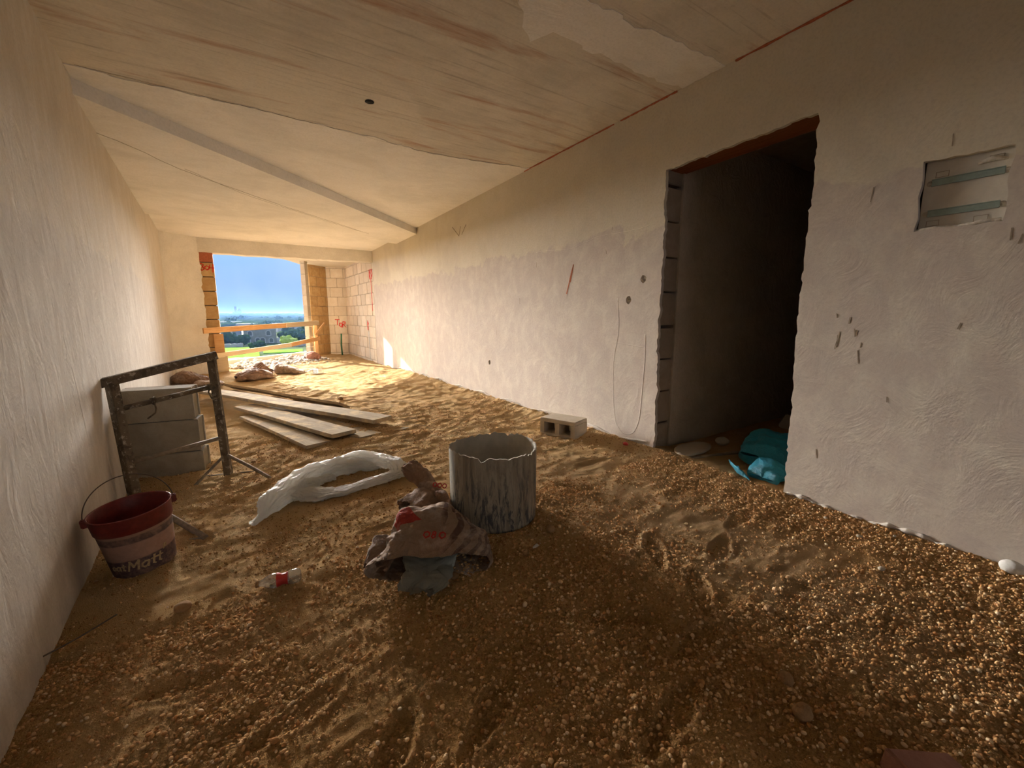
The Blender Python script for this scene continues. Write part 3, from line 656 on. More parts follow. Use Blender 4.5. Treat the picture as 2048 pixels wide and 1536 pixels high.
ribbon('film_fold', [(-.01, 2.79, .0, .022, .012), (.03, 2.82, .0, .024, .012), (.06, 2.85, .0, .016, .012), (.11, 2.93, .01, .085, .05), (.20, 3.05, .01, .085, .05), (.32, 3.18, .02, .07, .05), (.44, 3.22, .02, .08, .045), (.60, 3.17, .02, .07, .045), (.74, 3.12, .01, .06, .035), (.86, 3.04, .0, .03, .02)], M['film'], wf_, 2)
ribbon('film_fold', [(.40, 3.26, .02, .03, .02), (.55, 3.28, .02, .05, .03), (.70, 3.24, .03, .06, .04), (.82, 3.10, .03, .05, .035), (.92, 2.92, .02, .05, .035), (.90, 2.78, .0, .05, .02)], M['film'], wf_, 5, nv=110)
ribbon('film_fold', [(.93, 2.82, .0, .05, .02), (.80, 2.80, .01, .05, .02), (.66, 2.80, .0, .045, .02), (.52, 2.82, .0, .05, .018), (.40, 2.86, .0, .06, .02), (.28, 2.98, .01, .06, .03), (.20, 3.0, .02, .05, .03)], M['film'], wf_, 9, nv=120)
ribbon('film_fold', [(.26, 2.98, .03, .03, .02), (.32, 3.02, .03, .04, .03), (.42, 3.05, .02, .035, .02), (.52, 3.08, .0, .03, .02)], M['film'], wf_, 14, nv=60)

# grey plastic tub (cut drum)
tx, ty = 1.153, 1.955; tz = -.02
tb = empty('cut_drum', (tx, ty, tz), label='round grey plastic drum with plaster streaks and jagged cut rim', cat='drum')
def drum_mat():
    m = MT('plastered_grey_drum', .8, 0, .3); x = m.xyz(); v = m.mp((26, 26, 2.2)); n = m.noise(1, 6, .7, .6, v)
    c = m.mix(m.ramp(n, (.42, 0), (.56, 1)), (.24, .205, .155), (.36, .32, .25))
    lo = m.ramp(m.math('ADD', x[2], m.math('MULTIPLY', m.noise(4, 5, .7, .5, m.mp((3, 3, 1))), .5)), (.42, 1), (.72, 0))
    k = m.math('MULTIPLY', m.ramp(m.noise(1.6, 6, .75, .8, m.mp((16, 16, 3))), (.49, 0), (.56, .9)), lo)
    c = m.mix(k, c, (.055, .06, .07)); m.col(c); n1 = m.bump(n, .6, .006); m.bump(m.noise(70, 4), .4, .002, n1); return m.m
M['drum'] = drum_mat(); Rb = .238
M['drumin'] = simple('drum_inside', (.52, .48, .40), .8, 0, .3, .22, .003, 9)
jr = random.Random(4); jt = [jr.gauss(0, .0045) for _ in range(96)]; jt[10] -= .012; jt[60] -= .018; jt[61] -= .022
def jag(t, j):
    k = int(round(t / (2 * math.pi) * 96)) % 96; return (jt[k] + .006 * math.sin(t * 2 + 1)) if j in JT else 0
bm = bmesh.new(); JT = (4,); lathe_bm(bm, [(Rb - .003, 0), (Rb, .02), (Rb + .001, .2), (Rb + .002, .38), (Rb + .003, .435)], 96, jag); from_bm('drum_wall', bm, M['drum'], tb)
bm = bmesh.new(); JT = (0, 1); lathe_bm(bm, [(Rb + .003, .435), (Rb - .004, .435), (Rb - .006, .2), (Rb - .006, .01), (.001, .01)], 96, jag); from_bm('drum_lining', bm, M['drumin'], tb)
bm = bmesh.new(); lathe_bm(bm, [(Rb - .007, .262), (.15, .266), (.08, .262), (.001, .26)], 48, lambda t, j: .004 * math.sin(3 * t + j)); from_bm('drum_contents', bm, M['liquid'], tb)

# paint bucket
bx, by = -.475, 2.755; bz = -.155
pbk = empty('paint_bucket', (bx, by, bz), R(0), label='maroon-rimmed paint bucket with faded striped label by the left wall', cat='bucket')
pbk.rotation_euler = (R(2), R(-5), 0)
def bucket_mat():
    m = MT('bucket_label', .6, 0, .35); x = m.xyz(); z = x[2]
    n = m.math('MULTIPLY_ADD', m.noise(14, 5, .7), .014, z)
    c = m.ramp(m.math('MULTIPLY', n, 3.0), (0, (.10, .07, .075)), (.34, (.10, .07, .085)), (.36, (.48, .31, .25)), (.43, (.52, .35, .28)), (.45, (.52, .34, .27)), (.62, (.48, .31, .25)), (.64, (.10, .08, .08)), (.73, (.13, .10, .09)), (.75, (.40, .27, .20)), (1, (.40, .27, .20)))
    c = m.mix(m.ramp(m.noise(22, 6, .75, .5), (.45, 0), (.62, .65)), c, (.40, .26, .21)); c = m.mix(m.ramp(m.noise(5, 5, .6), (.4, .3), (.6, 0)), c, (.20, .08, .06))
    m.col(c); m.bump(m.noise(50, 4), .3, .002); return m.m
M['bucket'] = bucket_mat(); M['maroon'] = simple('maroon_plastic', (.20, .028, .022), .45, 0, .4, .35, .001, 25)
M['ink'] = simple('cream_print', (.60, .46, .27), .7, 0, .2, .35, 0, 90)
r0, r1, bh = .132, .165, .345; pbk.scale = (.97, .97, .95)
bm = bmesh.new(); rg = lathe_bm(bm, [(.001, 0), (r0 - .006, 0), (r0, .008), (r0 + .033 * .75, .26)], 64); from_bm('bucket_body', bm, M['bucket'], pbk)
bm = bmesh.new(); lathe_bm(bm, [(r0 + .0225, .255), (r0 + .030, .258), (r0 + .034, .30), (r1 + .004, .338), (r1 + .007, .345), (r1 + .003, .348), (r1 - .002, .342), (r0 + .022, .25), (r0, .012), (.001, .01)], 64); from_bm('bucket_rim', bm, M['maroon'], pbk)
ca = math.atan2(-by, -bx)                             # side that faces the camera
ea = ca + R(90)                                       # ears across the view
for s in (1, -1):
    e_ = Vector((math.cos(ea) * (r1 + .010) * s, math.sin(ea) * (r1 + .010) * s, .325))
    ear = box('handle_ear', e_, (.030, .026, .045), M['maroon'], pbk, Matrix.Rotation(ea, 3, 'Z'), .005)
A = Vector((math.cos(ea), math.sin(ea), 0)); Bk = Vector((-math.cos(ca), -math.sin(ca), 0))
P = [A * (r1 + .014) * math.cos(t) + (Bk * .055 + Vector((0, 0, .175))) * math.sin(t) + Vector((0, 0, .33)) for t in np.linspace(0, math.pi, 40)]
tube('handle', P, .0028, M['wire'], pbk, 6)
def wrapstrokes(glyphs, ang, z, sc, w):
    x0 = 0; allp = []
    for g, adv in glyphs:
        allp += [[((px * 1.0 + .22 * py + x0) * sc, py * sc) for px, py in l] for l in g]; x0 += adv
    o = strokes('lettering', allp, w, .0012, M['ink'], Matrix.Identity(4), pbk)
    for v in o.data.vertices:
        zz = z + v.co.y; rad = r0 + .033 * zz / .345 + .0008 + v.co.z; a = ang + (v.co.x - x0 * sc / 2) / r0; v.co = (rad * math.cos(a), rad * math.sin(a), zz)
gM = [[(0, 0), (.02, .5), (.05, 1), (.22, .7), (.38, .35), (.55, .7), (.72, 1), (.74, .5), (.76, 0)]]
ga = [[(.50, .6), (.25, .66), (.05, .45), (.05, .18), (.25, 0), (.45, .1), (.52, .35), (.50, .6)], [(.52, .62), (.52, .3), (.56, 0)]]
gt = [[(.18, .95), (.18, .5), (.2, .1), (.36, 0)], [(0, .64), (.2, .65), (.40, .66)]]
go = [[(.25, 0), (.05, .15), (.05, .45), (.25, .62), (.45, .45), (.45, .15), (.25, 0)]]
gp = [[(0, -.3), (.02, .3), (.05, .65)], [(.05, .6), (.35, .62), (.42, .35), (.3, .08), (.03, .1)]]
wrapstrokes([(gM, .98), (ga, .74), (gt, .5), (gt, .5)], ca + R(2), .052, .050, .0085)
wrapstrokes([(go, .62), (ga, .74), (gt, .5)], ca - R(46), .058, .036, .0065)
wrapstrokes([(gp, .5)], ca + R(40), .115, .026, .005)

# steel trestle
tr = empty('steel_trestle', (0, 0, 0), label='rusty steel builder\'s trestle spattered with plaster beside the left wall', cat='trestle')
LF, LT = Vector((-.617, 3.58, -.24)), Vector((-.685, 3.74, .68)); RF, RT = Vector((-.113, 3.878, -.17)), Vector((-.142, 3.90, .80))
ux = (RT - LT).normalized()
bar('top_bar', LT - ux * .085 + Vector((0, 0, .02)), RT + ux * .035 + Vector((0, 0, .02)), .055, .058, M['steel'], tr)
bm = bmesh.new(); box_bm(bm, LT - ux * .088 + Vector((0, 0, .02)), (.01, .040, .042), frame_of(LT, RT)[0]); from_bm('bar_end_shade', bm, M['black'], tr)  # solid dark plate painting the shade in the open bar end
bar('upright', LF, LT, .055, .055, M['steel'], tr, R(20)); bar('upright', RF, RT, .05, .05, M['steel'], tr, R(20))
for f, t, rr_ in ((LF, LT, .026), (RF, RT, .026)):
    pass
lerp = lambda a, b, t: a.lerp(b, t)
tube('cross_tube', [lerp(LF, LT, .815), lerp(RF, RT, .79)], .017, M['steel'], tr)
tube('cross_tube', [lerp(LF, LT, .43), lerp(RF, RT, .375)], .015, M['steel_pale'], tr)
bm = bmesh.new(); q = lerp(RF, RT, .79)
tube_bm(bm, [q + Vector((-.03, -.03, .02)), q + Vector((-.045, -.04, -.04)), q + Vector((-.03, -.045, -.085)), q + Vector((.01, -.04, -.09))], .006, 6); from_bm('locking_hook', bm, M['steel'], tr)
bm = bmesh.new(); q = lerp(lerp(LF, LT, .815), lerp(RF, RT, .79), .34)
tube_bm(bm, [q + Vector((0, -.02, .015)), q + Vector((.012, -.03, -.05)), q + Vector((.005, -.03, -.08)), q + Vector((-.04, -.03, -.115))], .005, 6); from_bm('locking_hook', bm, M['steel'], tr)
bm = bmesh.new(); tube_bm(bm, [q - Vector((.012, .005, .004)), q + Vector((.014, .008, .006))], .025, 10); from_bm('collar', bm, M['steel'], tr)
bm = bmesh.new(); q = lerp(RF, RT, .79); tube_bm(bm, [q - Vector((.045, .025, .006)), q - Vector((.015, .008, .002))], .025, 10); from_bm('collar', bm, M['steel'], tr)
k0 = lerp(RF, RT, .235); F1 = Vector((.165, 3.50, -.085)); F2 = Vector((-.345, 3.82, -.15))
tube('foot_strut', smoothpath([k0, lerp(k0, F1, .55) + Vector((0, 0, .008)), F1], 12), .012, M['steel_pale'], tr, 8); tube('foot_strut', [k0, F2], .011, M['steel_pale'], tr, 8)
tube('foot_bar', [(-.30, 4.02, -.135), (.05, 3.80, -.095)], .010, M['steel_pale'], tr, 8)
k1 = lerp(LF, LT, .20); tube('foot_strut', [k1, Vector((-.225, 2.86, -.135))], .017, M['steel_pale'], tr, 8); tube('foot_strut', [k1, Vector((-.78, 3.35, -.16))], .012, M['steel_pale'], tr, 8)
tube('foot_bar', [(-.79, 3.05, -.165), (-.22, 2.87, -.14)], .010, M['steel_pale'], tr, 8)

# three concrete blocks stacked behind the trestle
zt = -.22; cx0, cy0 = -.505, 4.33
for k, (dx, rz, h, lab) in enumerate(((.012, -.02, .255, 'bottom grey concrete block of the stack behind the trestle'), (.0, .0, .262, 'middle grey concrete block of the stack behind the trestle'), (-.018, .015, .262, 'top grey concrete block of the stack behind the trestle'))):
    b = empty('concrete_block', (cx0 + dx, cy0, zt), R(-9) + rz, label=lab, cat='concrete block', group='concrete blocks stacked behind the trestle')
    bm = bmesh.new(); w_, d_ = .47, .20
    # hollow block lying on its side: outer shells and cross webs
    for yy in (-d_ / 2 + .014, d_ / 2 - .014): box_bm(bm, (0, yy, h / 2), (w_, .028, h - .006), None, .004)
    from_bm('face_shell', bm, M['grey'], b)
    bm = bmesh.new()
    for xx in (-w_ / 2 + .014, 0, w_ / 2 - .022): box_bm(bm, (xx, 0, h / 2), (.026, d_ - .054, h - .010), None, 0)
    box_bm(bm, (0, 0, h - .012), (w_ - .03, d_ - .054, .016)); from_bm('web', bm, M['grey'], b)
    zt += h

# dusty boards lying on the sand
def plank(a, b, w, t, mat, label, tilt=0, zoff=0):
    a, b = Vector(a), Vector(b); r, L = frame_of(a, b); r = r @ Matrix.Rotation(tilt, 3, 'X')
    n = int(L / .05); xs_ = np.linspace(-L / 2, L / 2, n); bm = bmesh.new(); rows = []
    for x in xs_:
        wob = .003 * math.sin(x * 3.1 + L); e0 = random.gauss(0, .0012); rows.append([bm.verts.new((x, -w / 2 + e0, -t / 2 + wob)), bm.verts.new((x, w / 2 + e0, -t / 2 + wob)), bm.verts.new((x, w / 2 + e0, t / 2 + wob)), bm.verts.new((x, -w / 2 + e0, t / 2 + wob))])
    for p, q in zip(rows, rows[1:]):
        for k in range(4): bm.faces.new((p[k], p[(k + 1) % 4], q[(k + 1) % 4], q[k]))
    bm.faces.new(rows[0][::-1]); bm.faces.new(rows[-1]); bmesh.ops.recalc_face_normals(bm, faces=bm.faces)
    long_ = [e for e in bm.edges if abs((e.verts[0].co - e.verts[1].co).x) > .02]
    bmesh.ops.bevel(bm, geom=long_, offset=.004, segments=2, affect='EDGES')
    o = from_bm('board', bm, mat); o.matrix_world = Matrix.Translation((a + b) / 2) @ r.to_4x4(); return tag(o, label, 'board', 'loose dusty boards on the sand')
plank((-.42, 7.62, .045), (1.20, 4.22, .085), .24, .038, M['plank'], 'longest board, lying on top and reaching behind the trestle upright')
plank((.06, 6.20, .0), (.79, 4.02, .05), .24, .036, M['plank'], 'second top board with a patch of ochre sand on it, nearest to the trestle')
plank((.36, 6.1, -.03), (1.00, 3.93, .01), .23, .036, M['plank'], 'lower board poking out right beneath the sandy board')
plank((.10, 5.75, -.04), (.56, 3.98, -.005), .22, .032, M['plank'], 'lowest board sticking out left beneath the sandy board')
plank((-.10, 7.95, .03), (1.06, 5.30, .05), .17, .03, M['plankd'], 'narrow dark board lying farthest back, on edge behind the longest board', R(-28))
plank((.82, 4.9, -.005), (1.36, 4.02, .0), .15, .022, M['plank'], 'thin half-buried board under the end of the longest board')

# hollow concrete block by the right wall
cb = empty('hollow_block', (2.56, 3.02, -.005), R(20), label='hollow concrete block lying by the right wall, two square holes facing left', cat='concrete block')
# length w_ along local y (away), holes on the -x face
bm = bmesh.new(); Wd, Dp, Ht = .24, .37, .175     # local x depth, local y length, z height
for z_ in (.018, Ht - .018): box_bm(bm, (0, 0, z_), (Wd, Dp, .036), None, .005)
from_bm('face_shell', bm, M['cmu'], cb)
bm = bmesh.new()
for y_ in (-Dp / 2 + .022, 0, Dp / 2 - .022): box_bm(bm, (0, y_, Ht / 2), (Wd - .002, .044, Ht - .070), None, 0)
box_bm(bm, (Wd / 2 - .03, 0, Ht / 2), (.05, Dp - .06, Ht - .07)); from_bm('web', bm, M['cmu'], cb)

# small bottle
def bottle(loc, rz, L, r, label, redband=True, sc=1, tilt=0, dent=.6):
    b = empty('plastic_bottle', loc, rz, label=label, cat='bottle'); b.rotation_euler = (0, tilt, rz)
    prof = [(.001, 0), (r * .8, .002), (r * .98, .010), (r, .03), (r * .93, L * .25), (r * dent, L * .42), (r * .9, L * .55), (r * .98, L * .66), (r * .75, L * .80), (r * .38, L * .92), (r * .36, L * .99)]
    # smooth resample
    pr_ = smoothpath(prof, 44); m = Matrix.Rotation(R(90), 4, 'Y')
    bm = bmesh.new(); lathe_bm(bm, [tuple(x) for x in pr_], 36, None, m); bb = from_bm('bottle_body', bm, M['pet'], b, True)
    s = bb.modifiers.new('s', 'SOLIDIFY'); s.thickness = .0008
    if redband:
        bm = bmesh.new(); k = [(x[0] + .0012, x[1]) for x in pr_ if L * .30 < x[1] < L * .58]; lathe_bm(bm, k, 36, None, m); from_bm('bottle_label', bm, M['redpl'], b)
    bm = bmesh.new(); lathe_bm(bm, [(r * .36, L * .985), (r * .44, L * .985), (r * .44, L * 1.05), (.001, L * 1.06)], 20, None, m); from_bm('bottle_cap', bm, M['rock'] if redband else M['panel'], b)
    return b
bottle((.175, 2.05, -.066), R(170), .175, .034, 'small crushed clear bottle with red label on the near sand')
# far things by the balcony ----------------------------------------
def fsack(label, ends, mat, seed, amp=.03): 
    o = sack('cement_sack', ends, .1, mat, seed, None, amp * 1.8, 80, 100, freq=6, close0=True, solid=0); tag(o, label, 'paper sack', 'sacks by the balcony opening'); return o
fsack('front orange striped sack lying before the balcony opening', [((-.05, 8.95), (.02, 8.60), .05, .05), ((.20, 9.05), (.25, 8.55), .10, .11), ((.45, 9.05), (.50, 8.62), .09, .09), ((.58, 8.95), (.60, 8.72), .04, .04)], M['sack3'], 5)
fsack('upright folded sack leaning on the front orange sack', [((.13, 9.35), (.30, 9.15), .05, .05), ((.18, 9.35), (.42, 9.12), .17, .11), ((.40, 9.30), (.56, 9.10), .12, .08), ((.58, 9.3), (.62, 9.15), .04, .03)], M['sack3'], 15)
fsack('plain tan sack slumped right of the orange sacks', [((.55, 9.65), (.60, 9.15), .08, .10), ((.75, 9.60), (.80, 9.0), .12, .12), ((1.0, 9.35), (.98, 8.9), .07, .06), ((1.18, 9.25), (1.14, 9.0), .03, .02)], M['sack4'], 25)
fsack('pinkish bag against the parapet by the pillar', [((1.45, 11.95), (1.50, 11.65), .08, .06), ((1.62, 12.0), (1.68, 11.60), .12, .12), ((1.82, 11.95), (1.86, 11.65), .07, .06)], M['brickm'], 35)
fsack('crumpled tan sack between the left wall and the boards', [((-.96, 8.9), (-.92, 8.5), .05, .07), ((-.80, 8.95), (-.76, 8.35), .12, .13), ((-.55, 8.8), (-.52, 8.4), .06, .07), ((-.28, 8.65), (-.25, 8.45), .02, .03)], M['sack2'], 45)
fsack('pale crumpled sack end beside the tan sack near the left wall', [((-.62, 8.55), (-.58, 8.25), .05, .05), ((-.45, 8.5), (-.42, 8.15), .06, .06), ((-.18, 8.6), (-.14, 8.4), .02, .02)], M['sack4'], 55)
for (x, y, s_, l) in ((.06, 9.12, .08, 'green plastic scrap behind the front orange sack'),):
    o = sack('plastic_scrap', [((x - s_, y + s_ * .6), (x - s_, y - s_ * .6), .02, .02), ((x, y + s_), (x, y - s_), .04, .03), ((x + s_, y + s_ * .6), (x + s_, y - s_ * .6), .03, .02)], .1, M['green'], 60 + x, None, .02, 30, 36, freq=12, solid=0, close0=True); tag(o, l, 'plastic scrap')
o = bottle((1.42, 8.80, .06), R(-15) + math.pi, .30, .055, 'large clear water bottle lying on the sunlit sand', False, dent=.9)
bm = bmesh.new(); lathe_bm(bm, [(.054, .10), (.0555, .105), (.0555, .17), (.054, .175)], 30, None, Matrix.Rotation(R(90), 4, 'Y')); from_bm('bottle_label', bm, M['wrap'], o)

# blue plastic bags in the doorway
for ends, sd, lab in (([((3.12, 1.66), (3.12, 1.36), .10, .08), ((3.28, 1.70), (3.28, 1.30), .14, .12), ((3.52, 1.66), (3.52, 1.28), .12, .10)], 71, 'larger turquoise plastic bag lying inside the doorway'), ([((2.90, 1.45), (2.90, 1.28), .04, .04), ((3.00, 1.47), (3.00, 1.27), .08, .07), ((3.12, 1.44), (3.12, 1.28), .05, .05)], 82, 'smaller lighter turquoise bag tucked behind the right door jamb'), ([((2.98, 1.66), (2.90, 1.58), .08, .02), ((2.92, 1.56), (2.86, 1.46), .04, .02), ((2.90, 1.46), (2.84, 1.40), .01, .01)], 93, 'crumpled turquoise film scrap left of the bags')):
    o = sack('blue_bag', ends, .1, M['blue'], sd, None, .040, 90, 110, freq=10, solid=0, close0=True); tag(o, lab, 'plastic bag', 'turquoise bags in the doorway')

# stones and pieces
def rock(name, loc, r, mat, seed, flat=(1, 1, .7), sub=3, rz=0, sharp=.35):
    bm = bmesh.new(); bmesh.ops.create_icosphere(bm, subdivisions=sub, radius=1)
    P = np.array([v.co[:] for v in bm.verts]); n = fbm(P * 1.1 + seed * 3.7, 3)
    P = P * (1 + sharp * n[:, None]) * np.array(flat) * r
    for v, p in zip(bm.verts, P): v.co = p
    o = from_bm(name, bm, mat, None, True); o.location = loc; o.rotation_euler = (0, 0, rz); return o
o = rock('white_stone', (2.765, .235, hs(2.765, .235) + .022), .038, M['white_rock'], 3, (1, 1.1, .75)); tag(o, 'white lump of plaster at the foot of the right wall near the photo edge', 'stone')
o = box('pink_brick', (1.33, .16, -.01), (.20, .12, .09), M['brickm'], None, Matrix.Rotation(R(-25), 3, 'Z') @ Matrix.Rotation(R(14), 3, 'Y'), .006); tag(o, 'pinkish brick corner half buried at the bottom edge of the photo', 'brick')
o = tube('white_conduit', [(2.80, 3.02, .03), (2.80, 2.85, .02), (2.78, 2.70, .008), (2.765, 2.62, -.005)], [.022, .022, .022, .021], M['pipe'], None, 14); tag(o, 'short white conduit pipe at the foot of the right wall', 'pipe')
o = tube('pipe_collar', [(2.775, 2.70, .012), (2.765, 2.665, .004)], .028, M['wire'], o, 14)
o = tube('conduit_elbow', smoothpath([(2.76, 2.60, .0), (2.75, 2.55, .02), (2.745, 2.50, .0), (2.74, 2.46, -.03)], 12), .013, M['pipe'], None, 10); tag(o, 'small bent grey conduit elbow beside the white conduit', 'pipe')
o = rock('red_cap', (2.72, 2.395, hs(2.72, 2.395) + .012), .022, M['redpl'], 8, (1, 1.2, .7), 2, 0, .1); tag(o, 'small red plastic cap at the foot of the wall left of the doorway', 'cap')
prs = random.Random(21)
spots = [((1.30, 1.62), .024, 'brown pebble at the right foot of the grey tub'), ((1.62, .69), .018, 'flat tan pebble on smooth sand in the right foreground'), ((1.33, .50), .022, 'tan pebble in the gravel at the lower centre right'), ((-.28, 2.18), .030, 'brown clod lying between bucket and small bottle'), ((.06, 4.02), .018, 'small pebble beside the trestle foot'), ((1.07, 1.52), .016, 'dark pebble in front of the grey tub'), ((1.36, 1.38), .014, 'pebble on the sand right of the cement sack'), ((1.25, .42), .026, 'brown stone at the bottom edge left of the pink brick'), ((1.14, 5.9), .03, 'small pale stone at the near edge of the sunlit patch'), ((.73, 1.58), .02, 'small clod beside the mouth of the cement sack'), ((-.58, 1.55), .026, 'brown clod near the foot of the left wall'), ((1.50, 1.25), .013, 'small pebble left of the pale trodden sand')]
for i, ((x, y), r_, lab) in enumerate(spots):
    o = rock('stone', (x, y, hs(x, y) + r_ * .35), r_, M['rock'], i + 1, (1.1, .95, .75), 3, prs.uniform(0, 6)); tag(o, lab, 'stone', 'loose stones on the sand')
o = rock('plaster_chip', (1.155, 1.545, hs(1.155, 1.545) + .004), .022, M['white_rock'], 5, (1.5, .5, .16), 2, R(20)); tag(o, 'thin pale chip lying on the sand in front of the grey tub', 'chip')
for k, (x, y) in enumerate(((2.72, .62), (2.66, .9), (2.58, .72), (2.30, .55))):
    o = rock('plaster_lump', (x, y, hs(x, y) + .006), .008 + .002 * k, M['cmu'], 40 + k, (1.2, .9, .6), 2, k); tag(o, 'small white plaster crumb in the gravel below the recess', 'plaster crumb', 'plaster crumbs in the gravel along the right wall')

# in the corridor: flat slab, board, rubble
o = rock('stone_slab', (3.10, 2.02, .035), .20, M['cmu'], 12, (1.2, .55, .14), 3, R(8), .3); tag(o, 'flat broken stone slab just inside the doorway', 'stone')
o = bar('timber_lath', (2.88, 1.93, .015), (4.0, 1.62, .02), .03, .02, M['plank']); tag(o, 'thin lath lying across the doorway floor', 'lath')
o = rock('stone', (3.5, 2.0, .04), .07, M['cmu'], 14, (1.1, .8, .5), 3, .3); tag(o, 'round stone behind the slab in the dark corridor', 'stone')
for k in range(14):
    x, y = 4.5 + prs.uniform(0, 1.0), 1.3 + prs.uniform(0, .8); z_ = .02 + (.14 if k > 8 else 0)
    o = box('rubble_block', (x, y, z_ + .04), (.26, .18, .15), M['cmu'], None, Matrix.Rotation(prs.uniform(0, 3), 3, 'Z') @ Matrix.Rotation(prs.uniform(-.5, .5), 3, 'X'), .01); tag(o, 'broken block in the rubble heap at the dark end of the corridor', 'rubble block', 'rubble heap in the corridor')

# broken plaster edge at the foot of the walls
for (pth, w0, nm) in (([(XR - .004, y, hs(XR - .02, y) + .012 + .02 * math.sin(y * 9)) for y in np.linspace(2.25, 9.8, 60)], .010, wr), ([(XR - .004, y, .012 + .012 * math.sin(y * 13)) for y in np.linspace(-.2, 1.18, 30)], .012, wr), ([(XL(y) + .008, y, hs(XL(y) + .02, y) + .012 + .015 * math.sin(y * 7)) for y in np.linspace(1.2, 9.4, 70)], .012, wl)):
    P = smoothpath(pth, 260); P += .010 * np.stack([perlin(P * 14 + 7 * k) for k in range(3)], 1) * [.5, 1, 1.4]
    tube('broken_plaster_edge', P, [w0 * .8 * (1 + .7 * math.sin(k * .37) * math.sin(k * .11)) for k in range(260)], M['wl'], nm, 7)
o = tube('dark_wire', smoothpath([(-.79, 1.95, -.14), (-.72, 2.05, -.10), (-.62, 2.15, -.12), (-.50, 2.30, -.135)], 24), .003, M['wire'], None, 5); tag(o, 'thin dark wire curling out of the sand by the left wall', 'wire')
rm = random.Random(8)
for k in range(16):
    y, z = rm.uniform(2.6, 8.5), rm.uniform(.2, 1.9); strokes('scratch_mark', [[(y, z), (y + .006, z - rm.uniform(.02, .08))]], rm.uniform(.004, .009), .001, M['scratch'], MX(XL(y) + .012), wl)
box('wall_box', onleft(7.384, 1.13), (.012, .07, .045), M['steel'], wl); strokes('gouge', [[(4.53, .26), (4.54, .14)]], .018, .002, M['steel_pale'], MX(XL(4.53) + .012), wl)
box('wall_box', onleft(4.743, 1.303), (.01, .03, .05), M['scratch'], wl); box('wall_box', onleft(5.918, 1.244), (.01, .03, .04), M['scratch'], wl)

# ---------------------------------------------------------------- gravel (stuff): instanced pebbles
def ico_group(name, subdiv, mat):
    ng = bpy.data.node_groups.new(name, 'GeometryNodeTree'); ng.interface.new_socket('Geometry', in_out='INPUT', socket_type='NodeSocketGeometry'); ng.interface.new_socket('Geometry', in_out='OUTPUT', socket_type='NodeSocketGeometry')
    N = ng.nodes.new; i = N('NodeGroupInput'); o = N('NodeGroupOutput'); ic = N('GeometryNodeMeshIcoSphere'); ic.inputs['Subdivisions'].default_value = subdiv; ic.inputs['Radius'].default_value = 1
    sm_ = N('GeometryNodeSetMaterial'); sm_.inputs['Material'].default_value = mat; ss = N('GeometryNodeSetShadeSmooth')
    pt = N('GeometryNodeMeshToPoints'); ip = N('GeometryNodeInstanceOnPoints')
    a1 = N('GeometryNodeInputNamedAttribute'); a1.data_type = 'FLOAT_VECTOR'; a1.inputs[0].default_value = 'scl'
    a2 = N('GeometryNodeInputNamedAttribute'); a2.data_type = 'FLOAT_VECTOR'; a2.inputs[0].default_value = 'rot'
    Lk = ng.links.new; Lk(i.outputs[0], pt.inputs[0]); Lk(pt.outputs[0], ip.inputs['Points']); Lk(ic.outputs[0], ss.inputs[0]); Lk(ss.outputs[0], sm_.inputs[0]); Lk(sm_.outputs[0], ip.inputs['Instance'])
    Lk(a1.outputs[0], ip.inputs['Scale']); Lk(a2.outputs[0], ip.inputs['Rotation']); Lk(ip.outputs[0], o.inputs[0]); return ng
def scatter(name, x, y, z, scl, rot, tint, mat, subdiv):
    me = bpy.data.meshes.new(name); n = len(x); me.vertices.add(n); me.vertices.foreach_set('co', np.stack([x, y, z], 1).reshape(-1).astype(np.float32))
    for nm, tp, arr, f in (('scl', 'FLOAT_VECTOR', scl, 'vector'), ('rot', 'FLOAT_VECTOR', rot, 'vector'), ('tint', 'FLOAT', tint, 'value')):
        me.attributes.new(nm, tp, 'POINT').data.foreach_set(f, np.asarray(arr, np.float32).reshape(-1))
    me.materials.append(mat); o = link(bpy.data.objects.new(name, me)); md = o.modifiers.new('gn', 'NODES'); md.node_group = ico_group(name, subdiv, mat); return o
rg = np.random.RandomState(42)
def pebbles(n, x0, x1, y0, y1, smin, smax, thr, subdiv, name, label):
    x = rg.uniform(x0, x1, n); y = y0 + (y1 - y0) * rg.uniform(0, 1, n) ** 1.15; q = np.stack([x, y, x * 0], -1)
    d = fbm(q * [1.6, 2.2, 1] + 40, 4) * 2.2 + .55 + .5 * ridge(q * [1.5, 3, 1] + 60, 2) + 1.0 * sst(2.3, 2.75, x + .25 * perlin(q * 2)) * sst(2.2, 1.2, y) - .9 * np.exp(-((x - 2.05) / .35) ** 2 - ((y - 1.2) / .6) ** 2)
    keep = rg.uniform(0, 1, n) < np.clip(d - thr, .03, 1); keep &= (x > XL(y) + .01) & (x < XR - .01)
    keep &= np.hypot(x - tx, y - ty) > Rb + .01
    x, y = x[keep], y[keep]; n = len(x); s = smin + (smax - smin) * rg.uniform(0, 1, n) ** 3.7
    scl = np.stack([s * rg.uniform(.8, 1.3, n), s * rg.uniform(.7, 1.05, n), s * rg.uniform(.55, .85, n)], 1); rot = np.stack([rg.normal(0, .4, n), rg.normal(0, .4, n), rg.uniform(0, 6.28, n)], 1)
    z = hfull(x.copy(), y.copy()) + s * .30; o = scatter(name, x, y, z, scl, rot, rg.uniform(0, 1, n) ** 1.5, M['pebble'], subdiv)
    tag(o, label, 'gravel', None, 'stuff'); return n
pebbles(110000, -1, 2.83, -.25, 2.1, .0017, .0080, .0, 2, 'gravel', 'fine gravel over the near sand')
pebbles(1700, -1, 2.83, -.2, 2.6, .005, .0115, .35, 2, 'coarse_gravel', 'scattered larger gravel stones on the near sand')
